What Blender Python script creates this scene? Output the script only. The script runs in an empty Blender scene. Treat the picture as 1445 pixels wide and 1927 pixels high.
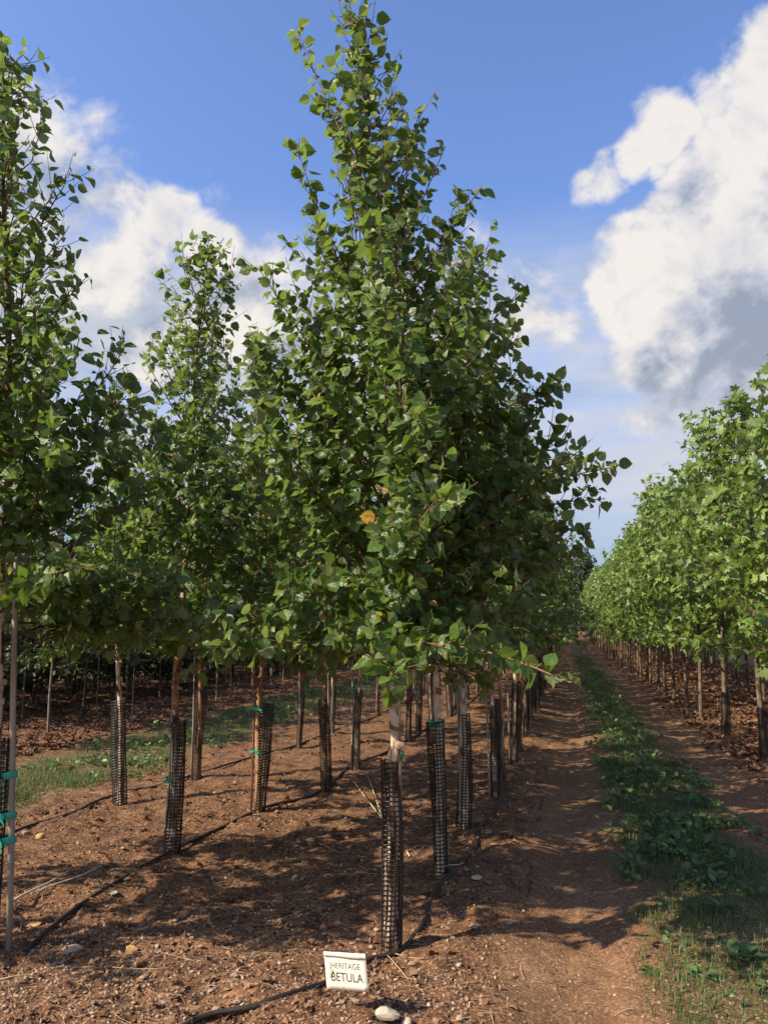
import bpy, math, random
import numpy as np
from mathutils import Vector, Matrix, Euler

R = math.radians
rng = np.random.default_rng(7)
random.seed(7)
scene = bpy.context.scene
COL = scene.collection

# ------------------------------------------------------------------ camera
F_PX, PITCH, YAW, EYE = 1500.0, R(8.2), R(12.6), 1.6
cam_data = bpy.data.cameras.new('camera')
cam_data.sensor_fit = 'VERTICAL'
cam_data.sensor_height = 36.0
cam_data.lens = 36.0 * F_PX / 1927.0
cam_data.clip_start = 0.05
cam_data.clip_end = 3000.0
cam = bpy.data.objects.new('camera', cam_data)
COL.objects.link(cam)
cam.location = (0, 0, EYE)
cam.rotation_euler = (math.pi / 2 + PITCH, 0, YAW)
scene.camera = cam
CAM_FW = np.array([-math.sin(YAW) * math.cos(PITCH), math.cos(YAW) * math.cos(PITCH), math.sin(PITCH)])
CAM_RT = np.array([math.cos(YAW), math.sin(YAW), 0.0])
CAM_UP = np.cross(CAM_RT, CAM_FW)
RT = CAM_RT                                   # left-right as seen from the lane's head


def ray(px, py):
    d = CAM_FW * F_PX + CAM_RT * (px - 722.5) + CAM_UP * (963.5 - py)
    return d / np.linalg.norm(d)


# ------------------------------------------------------------------ light
SUN_EL = R(38.0)
SHADOW_AZ = R(35.0)                           # the way the shadows run, from +X towards +Y
sun_h = np.array([-math.cos(SHADOW_AZ), -math.sin(SHADOW_AZ)])
SUN_DIR = np.array([sun_h[0] * math.cos(SUN_EL), sun_h[1] * math.cos(SUN_EL), math.sin(SUN_EL)])
sun_data = bpy.data.lights.new('sun', 'SUN')
sun_data.energy = 5.0
sun_data.angle = R(0.53)
sun_data.color = (1.0, 0.86, 0.64)
sun = bpy.data.objects.new('sun', sun_data)
COL.objects.link(sun)
sun.rotation_euler = Vector(SUN_DIR).to_track_quat('Z', 'Y').to_euler()
sun.location = (-20, -15, 30)

scene.view_settings.view_transform = 'Standard'
scene.view_settings.look = 'None'
scene.view_settings.exposure = 0.82
scene.view_settings.gamma = 1.0
scene.view_settings.use_curve_mapping = False
try:
    scene.cycles.max_bounces = 7
    scene.cycles.transparent_max_bounces = 4
    scene.cycles.use_denoising = True
    scene.cycles.sample_clamp_indirect = 6.0
except Exception:
    pass


# ------------------------------------------------------------------ node helper
class NT:
    def __init__(s, tree):
        s.t = tree
        s.t.nodes.clear()

    def n(s, kind, ins=None, **props):
        nd = s.t.nodes.new(kind)
        for k, v in props.items():
            setattr(nd, k, v)
        for k, v in (ins or {}).items():
            s.put(nd, k, v)
        return nd

    def put(s, nd, k, v):
        sock = nd.inputs[k]
        if isinstance(v, bpy.types.NodeSocket):
            s.t.links.new(v, sock)
        elif isinstance(v, bpy.types.Node):
            s.t.links.new(v.outputs[0], sock)
        else:
            sock.default_value = v

    def math(s, op, a, b=0.0, c=None, clamp=False):
        nd = s.n('ShaderNodeMath', operation=op, use_clamp=clamp)
        s.put(nd, 0, a)
        s.put(nd, 1, b)
        if c is not None:
            s.put(nd, 2, c)
        return nd.outputs[0]

    def mix(s, f, a, b, blend='MIX'):
        nd = s.n('ShaderNodeMix', data_type='RGBA', blend_type=blend)
        s.put(nd, 0, f)
        s.put(nd, 6, a)
        s.put(nd, 7, b)
        return nd.outputs[2]

    def maprange(s, v, a, b, c=0.0, d=1.0, smooth=True):
        nd = s.n('ShaderNodeMapRange', interpolation_type='SMOOTHSTEP' if smooth else 'LINEAR')
        for i, x in enumerate((v, a, b, c, d)):
            s.put(nd, i, x)
        return nd.outputs[0]

    def noise(s, vec, scale, detail=4.0, rough=0.55, dist=0.0):
        nd = s.n('ShaderNodeTexNoise', {'Vector': vec, 'Scale': scale, 'Detail': detail, 'Roughness': rough, 'Distortion': dist})
        return nd.outputs[0]

    def ramp(s, f, stops):
        nd = s.n('ShaderNodeValToRGB', {'Fac': f})
        el = nd.color_ramp.elements
        while len(el) < len(stops):
            el.new(0.5)
        for e, (p, c) in zip(el, stops):
            e.position = p
            e.color = (c[0], c[1], c[2], 1)
        return nd.outputs[0]

    def vmath(s, op, a, b=None, scale=None):
        nd = s.n('ShaderNodeVectorMath', operation=op)
        s.put(nd, 0, a)
        if b is not None:
            s.put(nd, 1, b)
        if scale is not None:
            s.put(nd, 'Scale', scale)
        return nd


# ------------------------------------------------------------------ sky
world = bpy.data.worlds.new('World')
scene.world = world
world.use_nodes = True
w = NT(world.node_tree)
sky = w.n('ShaderNodeTexSky', sky_type='NISHITA', sun_disc=False)
sky.sun_elevation = SUN_EL
sky.sun_rotation = math.atan2(SUN_DIR[0], SUN_DIR[1])
sky.air_density = 1.0
sky.dust_density = 1.6
sky.ozone_density = 3.0
SKY_STRENGTH = 0.125
blue = w.n('ShaderNodeMix', data_type='RGBA', blend_type='MULTIPLY')
w.put(blue, 0, 1.0)
w.put(blue, 6, sky.outputs[0])
w.put(blue, 7, (SKY_STRENGTH * 0.90, SKY_STRENGTH * 0.97, SKY_STRENGTH * 1.2, 1))
dirv = w.vmath('NORMALIZE', w.n('ShaderNodeTexCoord').outputs['Generated']).outputs[0]
wob = w.n('ShaderNodeTexNoise', {'Vector': dirv, 'Scale': 7.0, 'Detail': 3.0, 'Roughness': 0.6})
wob = w.vmath('SCALE', w.vmath('SUBTRACT', wob.outputs[1], (0.5, 0.5, 0.5)).outputs[0], scale=0.10).outputs[0]


def cloud_field(offset):
    """How much cloud stands in each direction: banks at their bearings, broken up by noise."""
    d0 = w.vmath('ADD', dirv, offset).outputs[0]
    d1 = w.vmath('ADD', d0, wob).outputs[0]
    banks = [((1490, 330), 0.13, 1.0), ((1345, 455), 0.10, 1.1), ((1240, 520), 0.085, 1.1), ((1420, 500), 0.12, 1.1), ((1200, 590), 0.06, 1.0), ((1330, 590), 0.09, 1.0),
             ((1440, 130), 0.08, 0.66), ((1360, 190), 0.065, 0.5), ((1240, 260), 0.05, 0.75), ((1125, 345), 0.04, 0.5), ((1055, 495), 0.05, 0.3), ((1180, 300), 0.035, 0.55),
             ((1195, 806), 0.05, 0.40), ((1245, 795), 0.05, 0.42), ((1290, 620), 0.12, 0.8), ((1540, 620), 0.14, 0.8),
             ((110, 300), 0.055, 0.42), ((220, 400), 0.085, 0.48), ((200, 530), 0.12, 0.55), ((320, 400), 0.05, 0.6),
             ((400, 470), 0.06, 0.75), ((60, 500), 0.13, 0.5), ((300, 620), 0.12, 0.58), ((-200, 420), 0.25, 0.7),
             ((500, 600), 0.11, 0.75), ((140, 65), 0.05, 0.22), ((150, 225), 0.05, 0.28), ((410, 380), 0.05, 0.24), ((890, 420), 0.04, 0.24), ((1000, 580), 0.09, 0.42)]
    tot = None
    for (px, py), r, amp in banks:
        c = ray(px, py)
        dist = w.vmath('DISTANCE', d1, tuple(c)).outputs['Value']
        v = w.maprange(dist, r * 1.35, r * 0.15, 0.0, amp)
        tot = v if tot is None else w.math('MAXIMUM', tot, v)
    z = w.n('ShaderNodeSeparateXYZ', {0: d0}).outputs[2]
    # scattered cumulus elsewhere in the sky
    far_c = w.noise(d0, 1.7, 2.0, 0.5)
    away = w.maprange(w.vmath('DISTANCE', d0, tuple(ray(722, 500))).outputs['Value'], 0.75, 1.1, 0.0, 1.0)
    scat = w.math('MULTIPLY', w.math('MULTIPLY', w.maprange(far_c, 0.5, 0.68, 0.0, 0.9), away), w.maprange(z, 0.05, 0.2))
    tot = w.math('MAXIMUM', tot, scat)
    fine = w.noise(w.vmath('MULTIPLY', d0, (1.0, 1.0, 1.35)).outputs[0], 9.0, 9.0, 0.62, 0.25)
    puff = w.n('ShaderNodeTexVoronoi', {'Vector': w.vmath('ADD', d0, w.vmath('SCALE', wob, scale=0.5).outputs[0]).outputs[0], 'Scale': 15.0, 'Detail': 3.0, 'Roughness': 0.55, 'Lacunarity': 2.2}, normalize=True)
    billow = w.math('MULTIPLY', w.math('SUBTRACT', 0.42, puff.outputs['Distance']), 0.95)
    grain = w.math('MULTIPLY', w.math('SUBTRACT', fine, 0.5), 1.45)
    return w.math('ADD', tot, w.math('ADD', grain, w.math('MULTIPLY', billow, w.maprange(tot, 0.0, 0.6))))


f0 = cloud_field((0, 0, 0))
# the same field a little towards the sun: lit rims against shaded bellies
to_sun = np.array([SUN_DIR[0], SUN_DIR[1], SUN_DIR[2] + 0.5]) * 0.05
f1 = cloud_field(tuple(to_sun))
mask = w.maprange(f0, 0.26, 0.66)
lit = w.maprange(w.math('SUBTRACT', f0, f1), -0.46, 0.40, 0.0, 1.0)
thick = w.maprange(f0, 0.9, 1.7, 0.0, 0.22)
crisp = w.noise(dirv, 17.0, 8.0, 0.62, 0.3)
lit = w.math('ADD', lit, w.math('MULTIPLY', w.math('SUBTRACT', crisp, 0.52), 1.5))
lit = w.math('SUBTRACT', lit, thick, clamp=True)
ccol = w.ramp(lit, [(0.0, (0.18, 0.21, 0.265)), (0.3, (0.28, 0.30, 0.35)), (0.6, (0.39, 0.39, 0.41)), (1.0, (0.535, 0.505, 0.47))])
zz = w.n('ShaderNodeSeparateXYZ', {0: dirv}).outputs[2]
air = w.mix(w.maprange(zz, 0.40, 0.02, 0.0, 0.88), blue.outputs[2], (0.185, 0.255, 0.34, 1))      # pale air low over the horizon, all round
# a thin grey stratus sheet in long streaks, all the way round
streak = w.noise(w.vmath('ADD', w.vmath('MULTIPLY', dirv, (1.0, 1.0, 5.5)).outputs[0], w.vmath('SCALE', wob, scale=0.8).outputs[0]).outputs[0], 2.4, 6.0, 0.58)
shade = w.noise(w.vmath('MULTIPLY', dirv, (1.0, 1.0, 4.0)).outputs[0], 5.0, 5.0, 0.6)
band = w.math('MULTIPLY', w.maprange(zz, 0.06, 0.20, 0.15, 1.0), w.maprange(zz, 0.36, 0.50, 1.0, 0.0))
sheet = w.math('MULTIPLY', band, w.maprange(streak, 0.28, 0.54, 0.42, 1.0))
scol = w.ramp(shade, [(0.3, (0.245, 0.27, 0.335)), (0.5, (0.345, 0.365, 0.42)), (0.7, (0.40, 0.405, 0.44))])
air = w.mix(sheet, air, scol)
skycol = w.mix(w.math('MULTIPLY', mask, 0.93), air, ccol)
bg = w.n('ShaderNodeBackground', {'Color': skycol, 'Strength': 1.0})
w.t.links.new(bg.outputs[0], w.n('ShaderNodeOutputWorld').inputs[0])


# ------------------------------------------------------------------ ground shape
def sstep(x, a, b):
    t = np.clip((x - a) / (b - a), 0, 1)
    return t * t * (3 - 2 * t)


def vnoise(x, y, s=0.0):
    ix, iy = np.floor(x), np.floor(y)
    fx, fy = x - ix, y - iy
    fx, fy = fx * fx * (3 - 2 * fx), fy * fy * (3 - 2 * fy)

    def h(a, b):
        v = np.sin(a * 127.1 + b * 311.7 + s * 74.7) * 43758.5453
        return v - np.floor(v)
    return (h(ix, iy) * (1 - fx) + h(ix + 1, iy) * fx) * (1 - fy) + (h(ix, iy + 1) * (1 - fx) + h(ix + 1, iy + 1) * fx) * fy


def gh(x, y):
    x, y = np.asarray(x, float), np.asarray(y, float)
    near = 1 - sstep(y, 25, 60)
    z = 0.9 * sstep(y, 40, 90)
    rough = 1 - 0.5 * sstep(x, -0.45, -0.1) * (1 - sstep(x, 1.9, 2.3))          # the lane is trodden smooth
    z = z + near * (0.05 * (vnoise(x / 0.9, y / 0.7, 1) - 0.5) + rough * (0.045 * (vnoise(x / 0.28, y / 0.25, 2) - 0.5)
        + 0.030 * (vnoise(x / 0.09, y / 0.09, 3) - 0.5) + 0.015 * (vnoise(x / 0.045, y / 0.045, 4) - 0.5)))
    z = z - near * 0.014 * (np.exp(-((x + 0.02) / 0.07) ** 2) + np.exp(-((x - 0.13) / 0.06) ** 2)) * (0.4 + vnoise(y / 0.5, x * 0, 12))
    z = z + near * 0.035 * (np.exp(-((x + 0.5) / 0.22) ** 2))                    # spoil ridge along the lane
    z = z - near * 0.03 * (np.exp(-((x - 0.05) / 0.25) ** 2) + np.exp(-((x - 1.6) / 0.25) ** 2))
    return z


def at(px, py):
    """Where the sight line through a point of the photograph meets the ground."""
    d = ray(px, py)
    z = 0.0
    for _ in range(6):
        t = (z - EYE) / d[2]
        p = np.array([0, 0, EYE]) + d * t
        z = float(gh(p[0], p[1]))
    return np.array([p[0], p[1], z])


def pt(px, py, Y):
    d = ray(px, py)
    return np.array([0, 0, EYE]) + d * (Y / d[1])


# ------------------------------------------------------------------ mesh helper
class Geo:
    def __init__(s):
        s.v, s.l, s.n, s.m, s.r, s.nv = [], [], [], [], [], 0

    def tiled(s, V, loops, sizes, mat=0, rnd=None):
        """V is (K, n, 3): K copies of one topology."""
        V = np.asarray(V, float)
        if V.ndim == 2:
            V = V[None]
        K, n = V.shape[:2]
        loops, sizes = np.asarray(loops, np.int64), np.asarray(sizes, np.int64)
        s.v.append(V.reshape(-1, 3))
        s.l.append((loops[None] + (np.arange(K) * n)[:, None] + s.nv).ravel())
        s.n.append(np.tile(sizes, K))
        s.m.append(np.full(K * len(sizes), mat))
        r = np.zeros(K) if rnd is None else np.broadcast_to(np.asarray(rnd, float), (K,))
        s.r.append(np.repeat(r, n))
        s.nv += K * n

    def merge(s, o):
        for V, L, N, M, r in zip(o.v, o.l, o.n, o.m, o.r):
            pass
        if o.nv:
            s.v += o.v
            s.l += [x + s.nv for x in o.l]
            s.n += o.n
            s.m += o.m
            s.r += o.r
            s.nv += o.nv

    def mesh(s, name, mats, smooth=False):
        me = bpy.data.meshes.new(name)
        if not s.nv:
            return me
        V, L, N, M = np.concatenate(s.v), np.concatenate(s.l), np.concatenate(s.n), np.concatenate(s.m)
        me.vertices.add(len(V))
        me.vertices.foreach_set('co', V.astype(np.float32).ravel())
        me.loops.add(len(L))
        me.loops.foreach_set('vertex_index', L.astype(np.int32))
        me.polygons.add(len(N))
        me.polygons.foreach_set('loop_start', np.concatenate([[0], np.cumsum(N)[:-1]]).astype(np.int32))
        me.polygons.foreach_set('material_index', M.astype(np.int32))
        if smooth:
            me.polygons.foreach_set('use_smooth', np.ones(len(N), bool))
        else:
            me.polygons.foreach_set('use_smooth', np.zeros(len(N), bool))
        a = me.attributes.new('rnd', 'FLOAT', 'POINT')
        a.data.foreach_set('value', np.concatenate(s.r).astype(np.float32))
        me.update(calc_edges=True)
        for m in mats:
            me.materials.append(m)
        return me


def unit(a):
    return a / np.maximum(np.linalg.norm(a, axis=-1, keepdims=True), 1e-9)


def tubes(P, Rad, k=5, cap=False):
    """P (B, m, 3), Rad (B, m) -> verts (B, m*k, 3), loops, sizes."""
    P = np.asarray(P, float)
    if P.ndim == 2:
        P = P[None]
    B, m = P.shape[:2]
    Rad = np.broadcast_to(np.asarray(Rad, float), (B, m))
    T = unit(np.gradient(P, axis=1))
    ref = np.where(np.abs(T[:, :1, 2:3]) > 0.8, np.array([1.0, 0.13, 0]), np.array([0.1, 0.05, 1.0]))
    X = unit(np.cross(np.broadcast_to(ref, T.shape), T))
    Y = np.cross(T, X)
    a = np.arange(k) * 2 * math.pi / k
    V = P[:, :, None] + Rad[:, :, None, None] * (np.cos(a)[None, None, :, None] * X[:, :, None] + np.sin(a)[None, None, :, None] * Y[:, :, None])
    loops, sizes = [], []
    for i in range(m - 1):
        for j in range(k):
            q = (j + 1) % k
            loops += [i * k + j, i * k + q, (i + 1) * k + q, (i + 1) * k + j]
            sizes.append(4)
    if cap:
        loops += list(range(k))[::-1]
        loops += [(m - 1) * k + j for j in range(k)]
        sizes += [k, k]
    return V.reshape(B, m * k, 3), loops, sizes


def put(name, mesh, parent=None, loc=None):
    o = bpy.data.objects.new(name, mesh)
    COL.objects.link(o)
    if parent is not None:
        o.parent = parent
    if loc is not None:
        o.location = tuple(loc)
    return o


def tag(o, label=None, cat=None, group=None, kind=None):
    for k, v in (('label', label), ('category', cat), ('group', group), ('kind', kind)):
        if v:
            o[k] = v
    return o


def thing(name, label, cat, loc=(0, 0, 0), group=None, rot=(0, 0, 0)):
    o = bpy.data.objects.new(name, None)
    o.empty_display_size = 0.1
    COL.objects.link(o)
    o.location = tuple(float(x) for x in loc)
    o.rotation_euler = rot
    return tag(o, label, cat, group)


# ------------------------------------------------------------------ materials
def material(name):
    m = bpy.data.materials.new(name)
    m.use_nodes = True
    return m, NT(m.node_tree)


def finish(t, shader):
    t.t.links.new(shader, t.n('ShaderNodeOutputMaterial').inputs[0])


def leaf_material(name, stops, under, trans, rough=0.38, tf=0.32):
    m, t = material(name)
    rnd = t.n('ShaderNodeAttribute', attribute_name='rnd').outputs['Fac']
    pos = t.n('ShaderNodeNewGeometry')
    blotch = t.noise(pos.outputs['Position'], 60.0, 2.0)
    col = t.ramp(rnd, stops)
    col = t.mix(t.maprange(blotch, 0.3, 0.75, 0.0, 0.28), col, (0.10, 0.12, 0.03, 1))
    col = t.mix(t.math('MULTIPLY', pos.outputs['Backfacing'], 0.8), col, under)
    lump = t.n('ShaderNodeBump', {'Strength': 0.55, 'Distance': 0.012, 'Height': t.noise(pos.outputs['Position'], 48.0, 3.0, 0.6)})
    p = t.n('ShaderNodeBsdfPrincipled', {'Base Color': col, 'Roughness': rough, 'Specular IOR Level': 0.5, 'Normal': lump.outputs[0]})
    tr = t.n('ShaderNodeBsdfTranslucent', {'Color': t.mix(0.55, col, trans)})
    mx = t.n('ShaderNodeMixShader', {0: tf, 1: p.outputs[0], 2: tr.outputs[0]})
    finish(t, mx.outputs[0])
    return m


M_BIRCH_LEAF = leaf_material('birch_leaf', [(0.0, (0.038, 0.074, 0.014)), (0.35, (0.058, 0.122, 0.024)), (0.7, (0.100, 0.178, 0.034)), (0.93, (0.175, 0.240, 0.045)),
                                            (0.985, (0.20, 0.20, 0.03)), (0.995, (0.55, 0.33, 0.05))], (0.19, 0.22, 0.10, 1), (0.23, 0.36, 0.035, 1), tf=0.46)
M_PLANE_LEAF = leaf_material('plane_leaf', [(0.0, (0.065, 0.125, 0.02)), (0.5, (0.13, 0.222, 0.033)), (0.93, (0.21, 0.295, 0.052)), (0.99, (0.22, 0.23, 0.05)), (1.0, (0.3, 0.18, 0.05))],
                             (0.20, 0.26, 0.10, 1), (0.28, 0.38, 0.04, 1), 0.42)
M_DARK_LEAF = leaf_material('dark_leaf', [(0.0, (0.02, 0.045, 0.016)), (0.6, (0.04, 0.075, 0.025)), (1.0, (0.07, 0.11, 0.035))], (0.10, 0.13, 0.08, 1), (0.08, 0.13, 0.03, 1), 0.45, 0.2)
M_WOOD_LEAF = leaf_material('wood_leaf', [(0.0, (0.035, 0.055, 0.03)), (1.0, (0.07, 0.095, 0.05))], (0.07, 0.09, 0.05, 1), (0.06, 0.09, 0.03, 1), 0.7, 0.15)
M_GRASS = leaf_material('grass_blade', [(0.0, (0.045, 0.095, 0.022)), (0.6, (0.105, 0.17, 0.035)), (0.8, (0.16, 0.19, 0.05)), (0.9, (0.27, 0.20, 0.09)), (1.0, (0.32, 0.23, 0.11))], (0.08, 0.12, 0.04, 1), (0.13, 0.22, 0.03, 1), 0.5, 0.25)
M_WEED = leaf_material('weed_leaf', [(0.0, (0.035, 0.08, 0.022)), (0.6, (0.075, 0.145, 0.035)), (1.0, (0.17, 0.27, 0.07))], (0.13, 0.19, 0.08, 1), (0.13, 0.25, 0.04, 1), 0.42, 0.25)


def simple(name, stops, rough=0.8, scale=30.0, bump=0.3, bscale=80.0, use_rnd=True, spec=0.3, tall=1.0):
    m, t = material(name)
    co = t.n('ShaderNodeTexCoord').outputs['Object']
    v = t.vmath('MULTIPLY', co, (1, 1, tall)).outputs[0]
    nz = t.noise(v, scale, 5.0, 0.6)
    f = nz
    if use_rnd:
        rnd = t.n('ShaderNodeAttribute', attribute_name='rnd').outputs['Fac']
        f = t.math('ADD', t.math('MULTIPLY', rnd, 0.8), t.math('MULTIPLY', t.math('SUBTRACT', nz, 0.4), 0.5))
    col = t.ramp(f, stops)
    b = t.n('ShaderNodeBump', {'Strength': bump, 'Distance': 0.01, 'Height': t.noise(v, bscale, 4.0, 0.6)})
    p = t.n('ShaderNodeBsdfPrincipled', {'Base Color': col, 'Roughness': rough, 'Specular IOR Level': spec, 'Normal': b.outputs[0]})
    finish(t, p.outputs[0])
    return m


M_TWIG = simple('twig_bark', [(0.2, (0.06, 0.034, 0.022)), (0.8, (0.20, 0.115, 0.075))], 0.6, 25, 0.2)
M_STAKE = simple('weathered_stake', [(0.25, (0.17, 0.14, 0.11)), (0.7, (0.36, 0.31, 0.25))], 0.75, 14, 0.3, 60, False, 0.3, 0.12)
M_RUST = simple('rusty_stake', [(0.25, (0.10, 0.045, 0.028)), (0.7, (0.24, 0.11, 0.06))], 0.75, 20, 0.3, 60, False, 0.3, 0.2)
M_PLASTIC = simple('black_plastic', [(0.2, (0.010, 0.009, 0.009)), (0.8, (0.024, 0.019, 0.017))], 0.38, 30, 0.08, 60, False, 0.5)
M_HOSE = simple('dusty_hose', [(0.25, (0.014, 0.012, 0.011)), (0.75, (0.045, 0.034, 0.026))], 0.5, 18, 0.2, 60, False, 0.4)
M_TAPE = simple('green_tape', [(0.2, (0.01, 0.22, 0.15)), (0.8, (0.025, 0.36, 0.26))], 0.35, 30, 0.3, 50, False, 0.5)
M_CHIP = simple('bark_chip', [(0.0, (0.05, 0.026, 0.016)), (0.35, (0.12, 0.064, 0.036)), (0.65, (0.23, 0.132, 0.072)), (0.9, (0.34, 0.215, 0.125)), (1.0, (0.48, 0.34, 0.21))], 0.85, 70, 0.3)
M_DRYLEAF = simple('dry_leaf', [(0.0, (0.07, 0.034, 0.02)), (0.5, (0.17, 0.085, 0.045)), (1.0, (0.30, 0.175, 0.10))], 0.75, 40, 0.3)
M_STRAW = simple('straw', [(0.0, (0.16, 0.085, 0.045)), (0.5, (0.32, 0.20, 0.11)), (1.0, (0.52, 0.39, 0.25))], 0.7, 40, 0.1)
M_STONE = simple('stone', [(0.0, (0.15, 0.10, 0.075)), (0.3, (0.26, 0.16, 0.105)), (0.6, (0.33, 0.25, 0.185)), (0.85, (0.42, 0.32, 0.235)), (1.0, (0.55, 0.48, 0.39))], 0.85, 35, 0.4, 90)
M_PALE_STONE = simple('pale_stone', [(0.2, (0.38, 0.31, 0.24)), (0.8, (0.58, 0.50, 0.41))], 0.85, 18, 0.5, 60, False)
M_OCHRE_STONE = simple('ochre_stone', [(0.2, (0.36, 0.20, 0.075)), (0.8, (0.55, 0.36, 0.15))], 0.85, 18, 0.5, 60, False)
M_STICK = simple('pale_stick', [(0.2, (0.34, 0.27, 0.20)), (0.8, (0.60, 0.53, 0.43))], 0.7, 25, 0.2, 60, False, 0.3, 0.3)
M_PLANE_BARK = simple('plane_bark', [(0.25, (0.06, 0.04, 0.028)), (0.5, (0.12, 0.085, 0.06)), (0.75, (0.27, 0.21, 0.155))], 0.85, 16, 0.5, 40, False, 0.2, 0.5)
M_YOUNG_BARK = simple('young_bark', [(0.25, (0.10, 0.075, 0.055)), (0.75, (0.25, 0.20, 0.15))], 0.85, 16, 0.5, 40, False, 0.2, 0.4)


def birch_bark():
    m, t = material('birch_bark')
    co = t.n('ShaderNodeTexCoord').outputs['Object']
    oi = t.n('ShaderNodeObjectInfo')
    ri = oi.outputs['Random']
    tone = t.n('ShaderNodeSeparateColor', {0: oi.outputs['Color']}).outputs[0]
    seed = t.n('ShaderNodeCombineXYZ', {0: t.math('MULTIPLY', ri, 31.0), 1: t.math('MULTIPLY', ri, 17.0), 2: t.math('MULTIPLY', ri, 9.0)}).outputs[0]
    c = t.vmath('ADD', co, seed).outputs[0]
    peel = t.noise(t.vmath('MULTIPLY', c, (16, 16, 4.2)).outputs[0], 1.0, 4.0, 0.6, 0.8)
    curl = t.noise(t.vmath('MULTIPLY', c, (26, 26, 15)).outputs[0], 1.0, 5.0, 0.65, 0.4)
    line = t.noise(t.vmath('MULTIPLY', c, (18, 18, 190)).outputs[0], 1.0, 2.0, 0.5)
    cream = t.ramp(curl, [(0.25, (0.42, 0.30, 0.20)), (0.5, (0.60, 0.48, 0.36)), (0.75, (0.70, 0.60, 0.48))])
    tan = t.ramp(curl, [(0.3, (0.20, 0.09, 0.04)), (0.7, (0.42, 0.23, 0.115))])
    dark = t.ramp(curl, [(0.3, (0.035, 0.018, 0.012)), (0.7, (0.11, 0.055, 0.034))])
    how_tan = t.math('ADD', peel, t.math('MULTIPLY', t.math('SUBTRACT', tone, 0.4), 0.30))
    col = t.mix(t.maprange(how_tan, 0.50, 0.53), cream, tan)
    edge = t.maprange(t.math('ABSOLUTE', t.math('SUBTRACT', how_tan, 0.505)), 0.0, 0.016, 0.85, 0.0)
    col = t.mix(edge, col, (0.05, 0.026, 0.017, 1))
    col = t.mix(t.maprange(peel, 0.585, 0.605), col, dark)
    z = t.n('ShaderNodeSeparateXYZ', {0: co}).outputs[2]
    col = t.mix(t.maprange(line, 0.60, 0.70, 0.0, 0.45), col, (0.16, 0.085, 0.05, 1))
    col = t.mix(t.maprange(z, 1.7, 3.0), col, t.ramp(curl, [(0.3, (0.06, 0.03, 0.02)), (0.7, (0.20, 0.10, 0.065))]))
    h = t.math('ADD', t.math('MULTIPLY', t.maprange(peel, 0.5, 0.6), 0.7), t.math('MULTIPLY', curl, 0.5))
    b = t.n('ShaderNodeBump', {'Strength': 0.55, 'Distance': 0.006, 'Height': h})
    p = t.n('ShaderNodeBsdfPrincipled', {'Base Color': col, 'Roughness': 0.62, 'Specular IOR Level': 0.3, 'Normal': b.outputs[0]})
    finish(t, p.outputs[0])
    return m


M_BIRCH_BARK = birch_bark()
M_FLAKE = simple('peeled_flake', [(0.2, (0.22, 0.11, 0.06)), (0.8, (0.55, 0.40, 0.28))], 0.65, 40, 0.2)


def soil_material():
    m, t = material('soil')
    pos = t.n('ShaderNodeNewGeometry').outputs['Position']
    sep = t.n('ShaderNodeSeparateXYZ', {0: pos})
    x, y = sep.outputs[0], sep.outputs[1]
    wide = t.noise(pos, 0.9, 4.0, 0.6)
    mid = t.noise(pos, 6.0, 5.0, 0.6)
    fine = t.noise(pos, 55.0, 5.0, 0.65)
    grit = t.n('ShaderNodeTexVoronoi', {'Vector': pos, 'Scale': 85.0})
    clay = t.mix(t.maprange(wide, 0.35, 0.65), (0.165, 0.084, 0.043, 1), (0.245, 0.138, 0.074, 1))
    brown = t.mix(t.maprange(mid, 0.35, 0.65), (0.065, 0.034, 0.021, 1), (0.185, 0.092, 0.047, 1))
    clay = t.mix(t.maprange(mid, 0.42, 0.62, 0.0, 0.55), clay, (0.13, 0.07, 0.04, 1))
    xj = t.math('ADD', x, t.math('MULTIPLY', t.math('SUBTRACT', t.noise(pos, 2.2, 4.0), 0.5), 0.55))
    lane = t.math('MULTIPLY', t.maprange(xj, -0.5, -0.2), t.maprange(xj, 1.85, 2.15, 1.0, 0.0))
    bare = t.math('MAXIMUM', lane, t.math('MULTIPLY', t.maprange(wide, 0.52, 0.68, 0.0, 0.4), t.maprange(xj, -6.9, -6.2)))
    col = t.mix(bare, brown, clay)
    turf = t.math('MAXIMUM', t.math('MULTIPLY', t.maprange(xj, 0.35, 0.55), t.maprange(xj, 1.05, 1.3, 1.0, 0.0)),
                  t.math('MULTIPLY', t.maprange(xj, -6.6, -6.1), t.maprange(xj, -4.9, -4.5, 1.0, 0.0)))
    far_turf = t.maprange(y, 84.0, 92.0)
    turf = t.math('MAXIMUM', turf, far_turf)
    col = t.mix(t.math('MULTIPLY', turf, 0.75), col, t.mix(mid, (0.045, 0.055, 0.02, 1), (0.12, 0.105, 0.045, 1)))
    col = t.mix(t.maprange(fine, 0.3, 0.7, 0.0, 0.5), col, t.mix(0.5, col, (0.05, 0.026, 0.016, 1)))
    gcol = t.n('ShaderNodeSeparateColor', {0: grit.outputs['Color']}).outputs[0]
    col = t.mix(t.maprange(gcol, 0.72, 0.9, 0.0, 0.5), col, (0.36, 0.22, 0.125, 1))
    col = t.mix(t.maprange(gcol, 0.28, 0.1, 0.0, 0.5), col, (0.05, 0.028, 0.018, 1))
    h = t.math('ADD', t.math('MULTIPLY', fine, 0.7), t.math('MULTIPLY', t.math('SUBTRACT', 1.0, grit.outputs['Distance']), 0.45))
    b = t.n('ShaderNodeBump', {'Strength': 0.5, 'Distance': 0.010, 'Height': h})
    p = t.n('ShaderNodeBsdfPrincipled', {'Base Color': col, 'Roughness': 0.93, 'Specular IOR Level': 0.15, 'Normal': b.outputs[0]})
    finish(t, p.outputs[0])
    return m


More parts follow.
